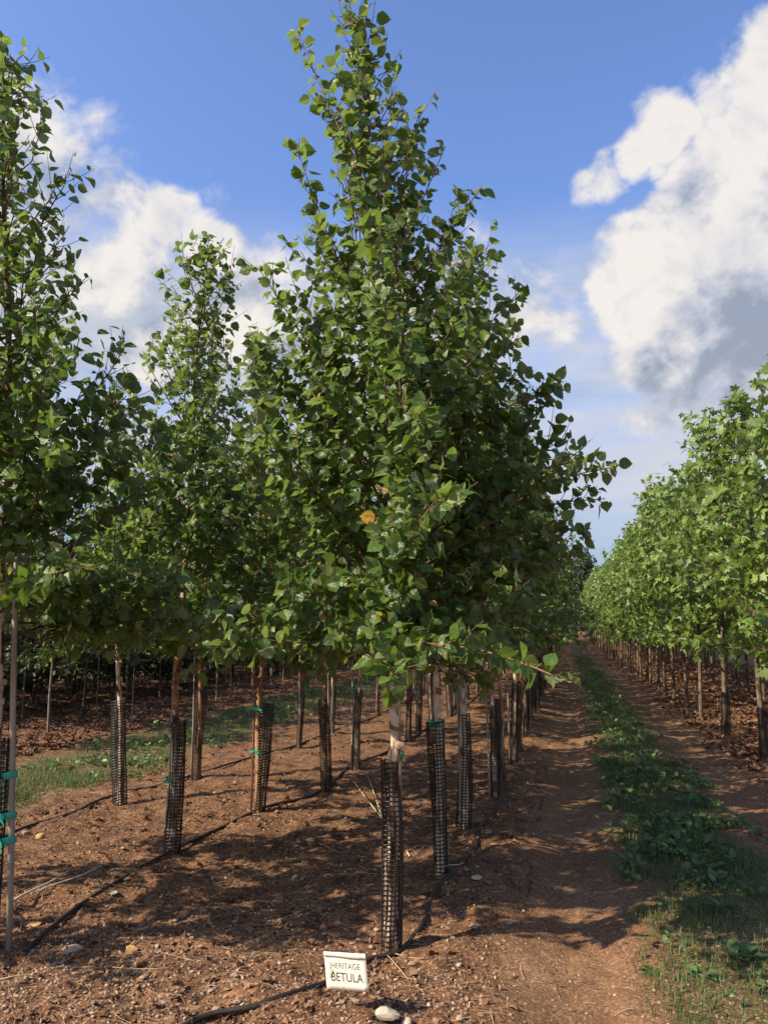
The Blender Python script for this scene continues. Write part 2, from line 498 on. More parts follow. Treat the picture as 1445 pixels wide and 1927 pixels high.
M_SOIL = soil_material()


# ------------------------------------------------------------------ ground sheets
def sheet(name, xs, ys, dz, edge=None):
    X, Y = np.meshgrid(xs, ys)
    if edge:
        X = X.copy()
        X[:, 0] += edge * (vnoise(Y[:, 0] / 0.4, Y[:, 0] * 0, 8) - 0.5)
        X[:, -1] += edge * (vnoise(Y[:, 0] / 0.4, Y[:, 0] * 0, 9) - 0.5)
    Z = gh(X, Y) + dz
    nx, ny = len(xs), len(ys)
    g = Geo()
    i = np.arange((ny - 1) * (nx - 1))
    a = (i // (nx - 1)) * nx + i % (nx - 1)
    g.tiled(np.stack([X.ravel(), Y.ravel(), Z.ravel()], -1), np.stack([a, a + 1, a + nx + 1, a + nx], -1).ravel(), np.full(len(a), 4))
    return put(name, g.mesh(name, [M_SOIL], True))


def lines(*segs):
    out = []
    for a, b, st in segs:
        out.append(np.arange(a, b - st * 0.3, st))
    return np.concatenate(out + [[segs[-1][1]]])


ys = np.concatenate([lines((-120, 0, 20), (0, 2.4, 0.3), (2.4, 8.0, 0.032)), 8.0 * (30 / 8.0) ** (np.arange(1, 131) / 130), lines((31, 92, 1.0), (100, 900, 50))])
xs = np.concatenate([lines((-900, -60, 70), (-60, -14, 3), (-14, -5, 0.14), (-5, 3.0, 0.034), (3.0, 8, 0.12), (8, 60, 4), (60, 900, 70))])
tag(sheet('ground', xs, ys, 0.0), 'red brown nursery soil under the tree rows', kind='structure')
ysl = np.concatenate([lines((1.0, 2.4, 0.2), (2.4, 8.0, 0.035)), 8.0 * (30 / 8.0) ** (np.arange(1, 101) / 100), lines((31, 88, 1.0))])
tag(sheet('dirt_lane', lines((-0.3, 1.95, 0.035)), ysl, 0.004, 0.25), 'trodden red clay lane between the birch row and the plane trees', kind='structure')

# ------------------------------------------------------------------ leaves
def leaf_template(pts, split, fold, droop, petiole=0.28, stem_w=0.012):
    """pts: half outline (w, y) from base to tip. Each half is folded up at the midrib and bent down beyond y=split."""
    def z(wd, y):
        return fold * wd - droop * max(0.0, y - split)
    V, loops, sizes = [], [], []

    def add(poly):
        b = len(V)
        V.extend(poly)
        loops.extend(range(b, b + len(poly)))
        sizes.append(len(poly))
    ks = max(i for i, p in enumerate(pts) if p[1] <= split + 1e-6)
    wk = pts[ks]
    for sgn in (1, -1):
        low = [(sgn * a, b, z(a, b)) for a, b in pts[:ks + 1]] + [(0, wk[1], z(0, wk[1]))]
        hi = [(0, wk[1], z(0, wk[1]))] + [(sgn * a, b, z(a, b)) for a, b in pts[ks:]]
        for poly in (low, hi):
            add(poly if sgn > 0 else poly[::-1])
    add([(-stem_w, -petiole, 0.02), (stem_w, -petiole, 0.02), (stem_w, 0.02, 0), (-stem_w, 0.02, 0)])
    return np.array(V, float), loops, sizes


BIRCH_FINE = [(0.0, 0), (0.20, 0.0), (0.31, 0.07), (0.31, 0.14), (0.43, 0.20), (0.40, 0.28), (0.47, 0.37), (0.41, 0.44), (0.43, 0.54), (0.335, 0.59), (0.335, 0.70), (0.225, 0.74), (0.205, 0.85), (0.095, 0.88), (0.0, 1.04)]
BIRCH_PLAIN = [(0.0, 0), (0.28, 0.03), (0.43, 0.2), (0.40, 0.30), (0.46, 0.40), (0.36, 0.52), (0.35, 0.66), (0.19, 0.80), (0.0, 1.04)]
PLANE = [(0.0, 0.04), (0.13, -0.06), (0.30, -0.02), (0.50, 0.08), (0.38, 0.20), (0.28, 0.31), (0.42, 0.40), (0.56, 0.60), (0.38, 0.58), (0.22, 0.55), (0.20, 0.72), (0.11, 0.84), (0.0, 1.02)]
T_FINE = [leaf_template(BIRCH_FINE, 0.44, f, d) for f, d in ((0.18, 0.25), (0.35, 0.5), (0.08, 0.12), (0.3, 0.05), (0.5, 0.35))]
T_PLAIN = [leaf_template(BIRCH_PLAIN, 0.46, f, d) for f, d in ((0.18, 0.25), (0.35, 0.5), (0.08, 0.12), (0.5, 0.35))]
T_PLANE = [leaf_template(PLANE, 0.40, f, d, 0.35) for f, d in ((0.15, 0.3), (0.3, 0.5), (0.05, 0.15))]
OVAL = [(0.0, 0), (0.26, 0.14), (0.33, 0.42), (0.2, 0.8), (0.0, 1.0)]
T_OVAL = [leaf_template(OVAL, 0.42, f, d, 0.2) for f, d in ((0.2, 0.3), (0.35, 0.1))]


class Leaves:
    def __init__(s):
        s.p, s.y, s.z, s.s, s.r = [], [], [], [], []

    def add(s, p, y, z, size, r):
        s.p.append(p); s.y.append(y); s.z.append(z); s.s.append(size); s.r.append(r)

    def done(s):
        s.p, s.y, s.z = np.concatenate(s.p), unit(np.concatenate(s.y)), np.concatenate(s.z)
        s.s, s.r = np.concatenate(s.s), np.concatenate(s.r)
        s.x = unit(np.cross(s.y, s.z))
        s.z = np.cross(s.x, s.y)
        s.k = np.arange(len(s.p))
        return s

    def into(s, geo, temps, mat, sel=None):
        idx = np.arange(len(s.p)) if sel is None else sel
        for ti, (V, lo, si) in enumerate(temps):
            q = idx[idx % len(temps) == ti]
            if not len(q):
                continue
            sc = s.s[q][:, None, None]
            W = s.p[q][:, None] + sc * (V[None, :, 0:1] * s.x[q][:, None] + V[None, :, 1:2] * s.y[q][:, None] + V[None, :, 2:3] * s.z[q][:, None])
            geo.tiled(W, lo, si, mat, s.r[q])


def path_eval(P, t):
    m = len(P) - 1
    u = np.clip(np.asarray(t) * m, 0, m - 1e-6)
    i = u.astype(int)
    f = (u - i)[:, None]
    return P[i] * (1 - f) + P[i + 1] * f, unit(P[i + 1] - P[i])


def leafy_stem(L, P, t0, spacing, size, rg, out, hang=0.35):
    """Leaves alternate along a stem P (m, 3)."""
    ln = np.linalg.norm(np.diff(P, axis=0), axis=1).sum()
    n = max(1, int(ln * (1 - t0) / spacing))
    t = t0 + (1 - t0) * (np.arange(n) + rg.random(n) * 0.7) / n
    p, tg = path_eval(P, t)
    side = unit(np.cross(tg, rg.normal(size=(n, 3))))
    side = side * np.sign(rg.random((n, 1)) + 1)
    y = 0.55 * tg + 0.95 * side + np.array([0, 0, -hang]) + rg.normal(size=(n, 3)) * 0.25
    z = np.array([0, 0, 0.7]) + 0.7 * out + rg.normal(size=(n, 3)) * 0.75
    s = size * (0.55 + 0.75 * rg.random(n)) * (1 - 0.25 * np.clip((t - 0.75) / 0.25, 0, 1))
    L.add(p + unit(y) * s[:, None] * 0.28, y, z, s, np.clip(rg.normal(0.42, 0.25, n), 0, 0.975) + (rg.random(n) < 0.006) * 0.6)


def make_birch(seed, H, prof, z0, r0, npri, leaf=0.067, top=(0, 0), twig_gap=0.050, spacing=0.0265, extra=(), elev=(0.75, 1.55), reach=(0.6, 1.12)):
    """prof: rows (z, radius on the left, radius on the right). Returns trunk Geo, list of branch Geos, Leaves."""
    rg = np.random.default_rng(seed)
    zt = np.linspace(-0.05, H, 26)
    wob = 0.012 * np.sin(zt * 2.3 + seed) + 0.008 * np.sin(zt * 5.1 + seed * 2)
    wob2 = 0.012 * np.sin(zt * 1.9 + seed * 3) + 0.008 * np.sin(zt * 4.7 + seed)
    f = np.clip(zt / H, 0, 1) ** 2.4
    TP = np.stack([RT[0] * (wob + top[0] * f) + wob2 * -RT[1] + top[1] * -RT[1] * f, RT[1] * (wob + top[0] * f) + wob2 * RT[0] + top[1] * RT[0] * f, zt], -1)
    TP[:, :2] -= TP[1, :2]
    TR = r0 * (1 - np.clip(zt, 0, H) / H) ** 0.85 + 0.003
    TR[:2] *= 1.08
    trunk = Geo()
    V, lo, si = tubes(TP, TR, 12)
    V = V.reshape(26, 12, 3)
    trunk.tiled(V.reshape(1, -1, 3), lo, si)
    pz, pl, pr = [np.array(c, float) for c in zip(*prof)]
    L = Leaves()
    branches = []

    def trunk_at(z):
        return np.array([np.interp(z, zt, TP[:, i]) for i in range(3)])

    def grow(P, rad, az_out, fine_len, thin=1.0):
        g = Geo()
        m = len(P)
        V, lo, si = tubes(P, np.linspace(rad, 0.0024, m), 5)
        g.tiled(V, lo, si, 0, rg.random())
        ln = np.linalg.norm(np.diff(P, axis=0), axis=1).sum()
        leafy_stem(L, P, 0.26, spacing * 1.1 * thin, leaf, rg, az_out)
        nt = max(2, int(ln * 0.9 / (twig_gap * thin)))
        t = 0.14 + 0.84 * (np.arange(nt) + rg.random(nt)) / nt
        p, tg = path_eval(P, t)
        side = unit(np.cross(tg, rg.normal(size=(nt, 3))))
        d = unit(0.75 * tg + 0.75 * side + np.array([0, 0, 0.15]))
        tl = (0.10 + 0.24 * rg.random(nt)) * fine_len * (1 - 0.35 * t)
        tt = np.linspace(0, 1, 4)
        TW = p[:, None] + d[:, None] * (tl[:, None] * tt[None])[..., None] + np.array([0, 0, 0.25]) * ((tl[:, None] * tt[None] ** 2))[..., None]
        V, lo, si = tubes(TW, np.linspace(0.0030, 0.0013, 4)[None], 3)
        g.tiled(V, lo, si, 0, rg.random(nt))
        for q in range(nt):
            leafy_stem(L, TW[q], 0.12, spacing * thin, leaf, rg, az_out)
        branches.append(g)

    tt = np.linspace(0, 1, 8)
    for i in range(npri):
        u = (i + rg.random() * 0.6) / npri
        z = z0 + (H * 0.965 - z0) * u ** 1.3
        az = i * 2.39996 + rg.random() * 0.8
        o = np.array([math.cos(az), math.sin(az), 0.0])
        side = float(o @ RT)
        k = elev[0] + (elev[1] - elev[0]) * min(1, (z - z0) / (0.45 * H)) * (0.7 + 0.6 * rg.random())
        if z < z0 + 0.35:
            k = rg.uniform(0.0, 0.6)
        ro = 0.3
        uu = rg.uniform(*reach) + 0.16 * (rg.random() < 0.15)
        for _ in range(4):
            zz = z + ro * k
            ro = max(0.06, uu * ((np.interp(zz, pz, pl) + np.interp(zz, pz, pr)) / 2 + side * (np.interp(zz, pz, pr) - np.interp(zz, pz, pl)) / 2))
        b = trunk_at(z)
        swirl = np.array([-o[1], o[0], 0]) * rg.normal(0, 0.12) * ro
        P = b + o * (ro * tt ** 0.9)[:, None] + swirl * (tt ** 2)[:, None]
        P[:, 2] += ro * k * tt ** 1.2 - 0.16 * ro * (tt ** 3) * (z < z0 + 0.6)
        P += np.concatenate([[[0, 0, 0]], rg.normal(0, 0.012, (7, 3))])
        grow(P, max(0.0035, 0.26 * TR[np.searchsorted(zt, z) - 1] + 0.002), o, 1.0, 1.0 + 0.9 * float(sstep(z, 0.42 * H, 0.75 * H)))
    # the leader
    lead = np.stack([trunk_at(zv) for zv in np.linspace(H * 0.72, H, 8)])
    leafy_stem(L, lead, 0.0, spacing * 0.5, leaf, rg, np.array([0, 0, 0.2]))
    for (z, tgt, sag, fine_len) in extra:
        b = trunk_at(z)
        tgt = np.array(tgt)
        P = b + (tgt - b) * tt[:, None]
        P[:, 2] += sag * np.sin(tt * math.pi)
        o = unit(np.array([tgt[0] - b[0], tgt[1] - b[1], 0.0]))
        grow(P, 0.006, o, fine_len)
    return trunk, branches, L.done(), TP, TR


def leaf_meshes(temps, mats, name, n=10):
    out = []
    for i in range(n):
        g = Geo()
        V, lo, si = temps[i % len(temps)]
        g.tiled(V, lo, si, 0, [min(0.95, 0.05 + 0.9 * ((i * 0.37) % 1.0))])
        out.append(g.mesh(name, mats))
    return out


LEAF_BIRCH_FINE = leaf_meshes(T_FINE, [M_BIRCH_LEAF], 'leaf')
LEAF_BIRCH_PLAIN = leaf_meshes(T_PLAIN, [M_BIRCH_LEAF], 'leaf')
LEAF_PLANE = leaf_meshes(T_PLANE, [M_PLANE_LEAF], 'leaf')


def single_leaves(root, L, n, meshes, ntemps):
    """The n leaves nearest the lane's head become parts of their own; returns the indices left over."""
    base = np.array(root.location)
    rot = np.array(root.rotation_euler.to_matrix())
    wp = L.p @ rot.T + base
    d = np.linalg.norm(wp - np.array([0, 0, EYE]), axis=1)
    order = np.argsort(d)
    pick = order[:n]
    for q in pick:
        cands = [m for i, m in enumerate(meshes) if i % ntemps == q % ntemps]
        me = cands[int(L.r[q] * len(cands)) % len(cands)]
        o = put('leaf', me, root)
        M = np.eye(4)
        M[:3, 0], M[:3, 1], M[:3, 2], M[:3, 3] = L.x[q] * L.s[q], L.y[q] * L.s[q], L.z[q] * L.s[q], L.p[q]
        o.matrix_basis = Matrix(M.tolist())
    keep = np.ones(len(L.p), bool)
    keep[pick] = False
    return np.nonzero(keep)[0]


def tilt_rot(deg, back=0.0):
    """Lean to the right (positive) as seen from the lane's head."""
    ax = Vector((-RT[1], RT[0], 0))
    q = Matrix.Rotation(R(deg), 4, ax) @ Matrix.Rotation(R(back), 4, Vector((RT[0], RT[1], 0)))
    return q.to_euler()


def bark_flakes(root, TP, TR, rg, n, z_lo, z_hi):
    for _ in range(n):
        z = rg.uniform(z_lo, z_hi)
        c = np.array([np.interp(z, TP[:, 2], TP[:, i]) for i in range(3)])
        r = np.interp(z, TP[:, 2], TR)
        a0 = rg.uniform(math.pi * 0.9, math.pi * 2.2)
        wd, ht = rg.uniform(0.6, 1.5), rg.uniform(0.015, 0.055)
        V = []
        for j in range(5):
            t = j / 4
            a = a0 + wd * t
            rr = r + 0.001 + 0.02 * t ** 2
            for hz in (-1, 1):
                V.append((c[0] + rr * math.cos(a), c[1] + rr * math.sin(a), z + hz * ht * (0.5 + 0.12 * math.sin(9 * t + z * 40)) - 0.01 * t))
        lo, si = [], []
        for j in range(4):
            lo += [2 * j, 2 * j + 2, 2 * j + 3, 2 * j + 1]
            si.append(4)
        g = Geo()
        g.tiled(np.array(V), lo, si, 0, rg.random())
        me = g.mesh('bark_flake', [M_FLAKE], True)
        put('bark_flake', me, root)


def near_birch(base, seed, label, H, prof, fine, n_single=300, tilt=0.0, flakes=8, tone=0.3, group='birch trees nearest the sign', **kw):
    root = thing('birch_tree', label, 'tree', base, group, tilt_rot(tilt))
    trunk, branches, L, TP, TR = make_birch(seed, H, prof, **kw)
    put('trunk', trunk.mesh('trunk', [M_BIRCH_BARK], True), root).color = (tone, tone, tone, 1)
    for g in branches:
        put('branch', g.mesh('branch', [M_TWIG], True), root)
    temps, lm = (T_FINE, LEAF_BIRCH_FINE) if fine else (T_PLAIN, LEAF_BIRCH_PLAIN)
    rest = single_leaves(root, L, n_single, lm, len(temps))
    g = Geo()
    L.into(g, temps, 0, rest)
    o = put('foliage', g.mesh('foliage', [M_BIRCH_LEAF]), root)
    o['kind'] = 'stuff'
    bark_flakes(root, TP, TR, np.random.default_rng(seed + 5), flakes, 0.92, 1.45)
    return root, TP, TR


# ------------------------------------------------------------------ trunk guards, stakes, ties
def guard_mesh(seed, h, r, nv=12, cell=0.0225, coarse=False):
    rg = np.random.default_rng(seed)
    nr = int(h / cell)
    zz = np.linspace(0.0, h, nr)
    g = Geo()

    def pos(a, z):
        s = 1 + 0.16 * np.sin(2 * a + 3.5 * z + seed) + 0.07 * np.sin(3 * a - 7 * z + seed)
        ox, oy = 0.010 * np.sin(4 * z + seed), 0.008 * np.cos(3 * z + seed)
        return np.stack([ox + r * s * np.cos(a), oy + r * s * np.sin(a), np.broadcast_to(z, np.shape(a))], -1)
    m = max(6, nr // 3)
    zv = np.linspace(-0.01, h + 0.008, m)
    P = np.stack([pos(np.full(m, a) + 0.10 * zv, zv) for a in np.arange(nv) * 2 * math.pi / nv])
    V, lo, si = tubes(P, 0.0042, 3)
    g.tiled(V, lo, si)
    na = nv * 2 + 1
    ar = np.linspace(0, 2 * math.pi, na)
    P = np.stack([pos(ar, np.full(na, z) + 0.0014 * np.sin(ar * 3 + z * 50)) for z in zz])
    V, lo, si = tubes(P, 0.0041, 3)
    g.tiled(V, lo, si)
    return g.mesh('trunk_guard', [M_PLASTIC], True)


GUARDS = [guard_mesh(i, 0.92, 0.046 + 0.004 * i) for i in range(4)]


def guard(base, label, h, k, tilt=0.0, group='black mesh guards around the birch trunks', wide=1.0):
    o = put('trunk_guard', GUARDS[k % 4])
    o.location = tuple(base)
    e = tilt_rot(tilt).to_matrix() @ Matrix.Rotation(k * 1.7, 3, 'Z')
    o.rotation_euler = e.to_euler()
    o.scale = (wide, wide, h / 0.92)
    return tag(o, label, 'tree guard', group)


def stake(base, topo, r, label, mat=None, group='support stakes tied to the birches'):
    base, topo = np.array(base), np.array(topo)
    g = Geo()
    t = np.linspace(0, 1, 9)
    P = base + (topo - base) * t[:, None]
    P -= base
    P[:, 0] += 0.004 * np.sin(t * 9)
    V, lo, si = tubes(P, r * (1.0 - 0.12 * t), 8, True)
    g.tiled(V, lo, si)
    o = put('support_stake', g.mesh('support_stake', [mat or M_STAKE], True), None, base)
    return tag(o, label, 'stake', group)


def tie(p, q, rr, label, seed=0, group='green plastic ties', wide=0.016):
    """A band of green tape round two stems at p and q."""
    rg = np.random.default_rng(seed)
    p, q = np.array(p, float), np.array(q, float)
    c = (p + q) / 2
    ax = unit((q - p) * np.array([1, 1, 0]) + 1e-5)
    sd = np.array([-ax[1], ax[0], 0])
    half = np.linalg.norm((q - p)[:2]) / 2 + rr
    a = np.linspace(0, 2 * math.pi, 19)
    g = Geo()

    def strip(C, wd):
        V = np.stack([C - np.array([0, 0, 1]) * wd[:, None], C + np.array([0, 0, 1]) * wd[:, None]], 1).reshape(-1, 3)
        lo, si = [], []
        for j in range(len(C) - 1):
            lo += [2 * j, 2 * j + 2, 2 * j + 3, 2 * j + 1]
            si.append(4)
        g.tiled(V, lo, si)
    for layer in range(3):
        C = ax * (np.cos(a) * (half + 0.002 * layer))[:, None] + sd * (np.sin(a) * (rr * 1.15 + 0.002 * layer))[:, None]
        C[:, 2] += 0.004 * np.sin(a * 2 + layer) + 0.004 * (layer - 1)
        strip(C, wide * (0.7 + 0.3 * np.sin(a * 3 + layer * 2)) * 0.5)
    for s in (-1, 1, 1):
        t = np.linspace(0, 1, 6)
        st = -sd * (rr * 1.2) if sd @ np.array([0, 1, 0]) > 0 else sd * (rr * 1.2)
        dr = unit(RT * s * rg.uniform(0.5, 1.2) + np.array([0, -0.4, rg.uniform(-1.0, 0.3)]))
        C = st + dr * (t * rg.uniform(0.03, 0.055))[:, None]
        C[:, 2] -= 0.02 * t ** 2
        strip(C, wide * (0.5 - 0.25 * t) + 0.002 * np.sin(t * 9))
    o = put('tie_tape', g.mesh('tie_tape', [M_TAPE], True), None, c)
    return tag(o, label, 'tie', group)


# ------------------------------------------------------------------ the birches near the sign
PROF_1 = [(1.25, 0.50, 0.66), (1.5, 0.80, 0.86), (1.8, 0.98, 0.98), (2.15, 1.02, 1.02), (2.5, 0.98, 1.02), (2.8, 0.90, 0.98), (3.1, 0.76, 0.82), (3.4, 0.60, 0.66),
          (3.7, 0.50, 0.52), (4.0, 0.39, 0.43), (4.4, 0.28, 0.31), (4.8, 0.21, 0.22), (5.1, 0.14, 0.13), (5.3, 0.05, 0.05)]


def scaled(prof, sr, sz, dl=1.0, dr=1.0):
    return [(z * sz, a * sr * dl, b * sr * dr) for z, a, b in prof]


b1 = at(735, 1795)
loc = lambda p: tuple(p - b1)
extra1 = [(2.0, loc(pt(1160, 878, 4.35)), 0.08, 0.6), (1.9, loc(pt(1138, 938, 4.4)), 0.10, 0.6), (1.85, loc(pt(1112, 995, 4.2)), 0.10, 0.7), (1.9, loc(pt(1098, 842, 4.5)), -0.03, 0.4),
          (1.7, loc(pt(1088, 1045, 4.3)), 0.05, 0.8),
          (1.5, loc(pt(1075, 1285, 3.05)), 0.07, 0.15), (4.1, loc(pt(556, 50, 4.1)), -0.05, 0.3), (3.1, loc(pt(555, 270, 4.0)), -0.05, 0.5),
          (2.6, loc(pt(484, 500, 4.05)), -0.03, 0.6), (3.3, loc(pt(905, 352, 4.1)), -0.03, 0.6), (2.7, loc(pt(985, 540, 4.3)), -0.03, 0.7), (3.5, loc(pt(790, 222, 4.2)), -0.03, 0.5),
          (1.75, loc(pt(730, 990, 3.45)), 0.02, 0.9), (1.6, loc(pt(700, 1090, 3.5)), 0.03, 0.9), (1.6, loc(pt(765, 1110, 3.5)), 0.03, 0.9), (1.5, loc(pt(650, 1175, 3.6)), 0.04, 0.8), (1.5, loc(pt(745, 1190, 3.65)), 0.04, 0.8), (1.5, loc(pt(810, 1200, 3.7)), 0.04, 0.8), (3.5, loc(pt(838, 275, 4.2)), -0.03, 0.4), (2.5, loc(pt(1050, 712, 4.3)), -0.03, 0.7), (2.4, loc(pt(470, 640, 4.0)), 0.0, 0.7)]
t1, TP1, TR1 = near_birch(b1, 11, 'tall front birch with peeling cream trunk directly behind the white sign', 5.30, PROF_1, True, z0=1.42, r0=0.030, npri=104, top=(-0.24, 0.0), extra=extra1, flakes=18, tone=0.42)
b2 = at(830, 1640)
near_birch(b2, 12, 'birch with leaning pale trunk, second along the lane row, right behind the front birch', 4.25, scaled(PROF_1, 0.93, 0.83, 0.95, 1.1), False, tilt=-2.4,
           z0=1.33, r0=0.028, npri=58, top=(0.45, 0), flakes=8)
b3 = at(875, 1557)
near_birch(b3, 13, 'third birch of the lane row, green tie above its mesh guard', 4.3, scaled(PROF_1, 0.9, 0.83), False, z0=1.44, r0=0.030, npri=55, top=(0.15, 0))
l1 = at(-30, 1780)
near_birch(l1, 14, 'tall birch beside a thick grey stake with three green ties', 5.05, scaled(PROF_1, 0.92, 0.955, 0.9, 1.0), True, z0=1.44, r0=0.032, npri=86, top=(-0.26, 0))
l2 = at(324, 1605)
near_birch(l2, 15, 'birch behind a leaning grey stake with one green tie low on its guard', 4.72, scaled(PROF_1, 1.08, 0.89, 0.95, 1.0), False, tone=0.55, z0=1.42, r0=0.028, npri=70, top=(0.12, 0))
l3 = at(486, 1525)
near_birch(l3, 16, 'birch with orange brown peeling trunk and a rusty stake with two green ties', 4.3, scaled(PROF_1, 0.95, 0.84), False, z0=1.44, r0=0.026, npri=52, tone=0.85)
l4 = at(613, 1487)
near_birch(l4, 17, 'slim birch with red brown trunk between the rusty stake and the front birch', 4.2, scaled(PROF_1, 0.92, 0.82), False, tilt=-2.2, z0=1.44, r0=0.024, npri=50, tone=0.95)
m1 = at(228, 1512)
near_birch(m1, 18, 'birch with grey trunk leaning left beside the grass alley', 4.0, scaled(PROF_1, 0.8, 0.76), False, tilt=-5.0, z0=1.44, r0=0.024, npri=48, top=(0.1, 0))

guard(b1, 'wide black mesh guard around the front birch trunk behind the sign', 0.93, 0)
guard(b2, 'leaning black mesh guard around the second trunk of the lane row', 0.92, 1, -2.4)
guard(b3, 'black mesh guard around the third trunk of the lane row', 0.88, 2)
guard(l1, 'black mesh guard behind the thick grey stake with three green ties', 1.0, 3)
guard(l2 + np.array([0.01, 0.0, 0]), 'black mesh guard with a green tie across it and a leaning stake in front', 0.92, 2)
guard(l3 + np.array([0.014, 0.01, 0]), 'black mesh guard slipping off to the right of the orange brown trunk', 0.90, 1, 2.5)
guard(l4, 'narrow black mesh guard around the red brown trunk', 0.86, 0, -2.2)
guard(m1, 'black mesh guard leaning left at the edge of the grass alley', 0.92, 3, -5.0)


def on_trunk(root_base, z):
    return np.array([root_base[0], root_base[1], root_base[2] + z])


tp = lambda z: b1 + np.array([np.interp(z, TP1[:, 2], TP1[:, i]) for i in range(3)])
s1 = b1 + np.array([0.045, 0.03, 0])
stake(s1, s1 + np.array([0.0, 0.0, 2.5]), 0.008, 'thin pale stake inside the guard of the front birch')
tie(tp(1.33), tp(1.33) + np.array([0.02, 0.01, 0]), 0.032, 'green tie high on the front birch trunk just under its leaves', 1, wide=0.02)
tie(tp(0.97) + np.array([0.03, 0, 0]), s1 + np.array([0, 0, 0.97]), 0.012, 'small green tie just above the guard of the front birch', 2, wide=0.01)
ax = np.sin(R(-2.4))
tie(on_trunk(b2, 0.92) + RT * ax * 0.92, on_trunk(b2, 0.92) + RT * (ax * 0.92 + 0.015), 0.034, 'green tie at the upper rim of the second guard of the lane row', 3, wide=0.025)
s3 = b3 + np.array([-0.035, -0.03, 0])
stake(s3, s3 + np.array([-0.01, 0, 2.6]), 0.009, 'pale stake at the third birch of the lane row')
tie(on_trunk(b3, 1.05), s3 + np.array([0, 0, 1.05]), 0.028, 'green tie on the third birch of the lane row above its guard', 4)
sl1 = at(17, 1790)
stake(sl1, sl1 + RT * -0.12 + np.array([0.0, 0.0, 2.62]), 0.0165, 'thick grey stake with three green ties at the left birch')
for zz, sd, lb in ((0.83, 5, 'topmost of the three green ties on the thick grey stake'), (0.63, 6, 'middle of the three green ties on the thick grey stake'), (0.51, 7, 'lowest of the three green ties on the thick grey stake')):
    tie(on_trunk(l1, zz + 0.02), sl1 + RT * (-0.12 * zz / 2.62) + np.array([0, 0, zz]), 0.026, lb, sd, wide=0.032)
sl2 = at(309, 1606)
top2 = pt(369, 735, sl2[1] + 0.08)
stake(sl2, top2, 0.0125, 'leaning grey stake in front of a mesh guard with one green tie')
k2 = 0.51 / (top2[2] - sl2[2])
tie(on_trunk(l2, 0.51), sl2 + (top2 - sl2) * k2, 0.03, 'green tie across the guard and the leaning grey stake', 8, wide=0.024)
sl3 = at(473, 1526)
top3 = pt(481, 1205, sl3[1])
top3 = sl3 + (top3 - sl3) * 2.0
stake(sl3, top3, 0.009, 'thin rusty stake with two green ties beside the orange brown trunk', M_RUST)
for zz, sd, lb in ((0.87, 9, 'upper green tie on the thin rusty stake'), (0.50, 10, 'lower green tie on the thin rusty stake')):
    q = sl3 + (top3 - sl3) * (zz / (top3[2] - sl3[2]))
    tie(on_trunk(l3, zz), q, 0.022, lb, sd, wide=0.022)

# ------------------------------------------------------------------ the birch rows running back
VAR = []
for i in range(4):
    Hh = 4.5 + 0.25 * i
    trunk, branches, L, TP, TR = make_birch(40 + i, Hh, scaled(PROF_1, 0.92 + 0.05 * (i % 2), Hh / 5.3), 1.42, 0.025, 54, twig_gap=0.066, spacing=0.033)
    g = Geo()
    for b in branches:
        g.merge(b)
    L.into(g, T_PLAIN, 1)
    VAR.append((trunk.mesh('trunk', [M_BIRCH_BARK], True), g.mesh('crown', [M_TWIG, M_BIRCH_LEAF])))


def far_birch(p, k, label, group, tilt=0.0, sc=1.0):
    root = thing('birch_tree', label, 'tree', p, group)
    root.rotation_euler = (tilt_rot(tilt).to_matrix() @ Matrix.Rotation(k * 2.1 + 0.5, 3, 'Z')).to_euler()
    root.scale = (sc, sc, sc)
    v = 0.25 + 0.6 * random.random()
    put('trunk', VAR[k % 4][0], root).color = (v, v, v, 1)
    c = put('crown', VAR[k % 4][1], root)
    return root


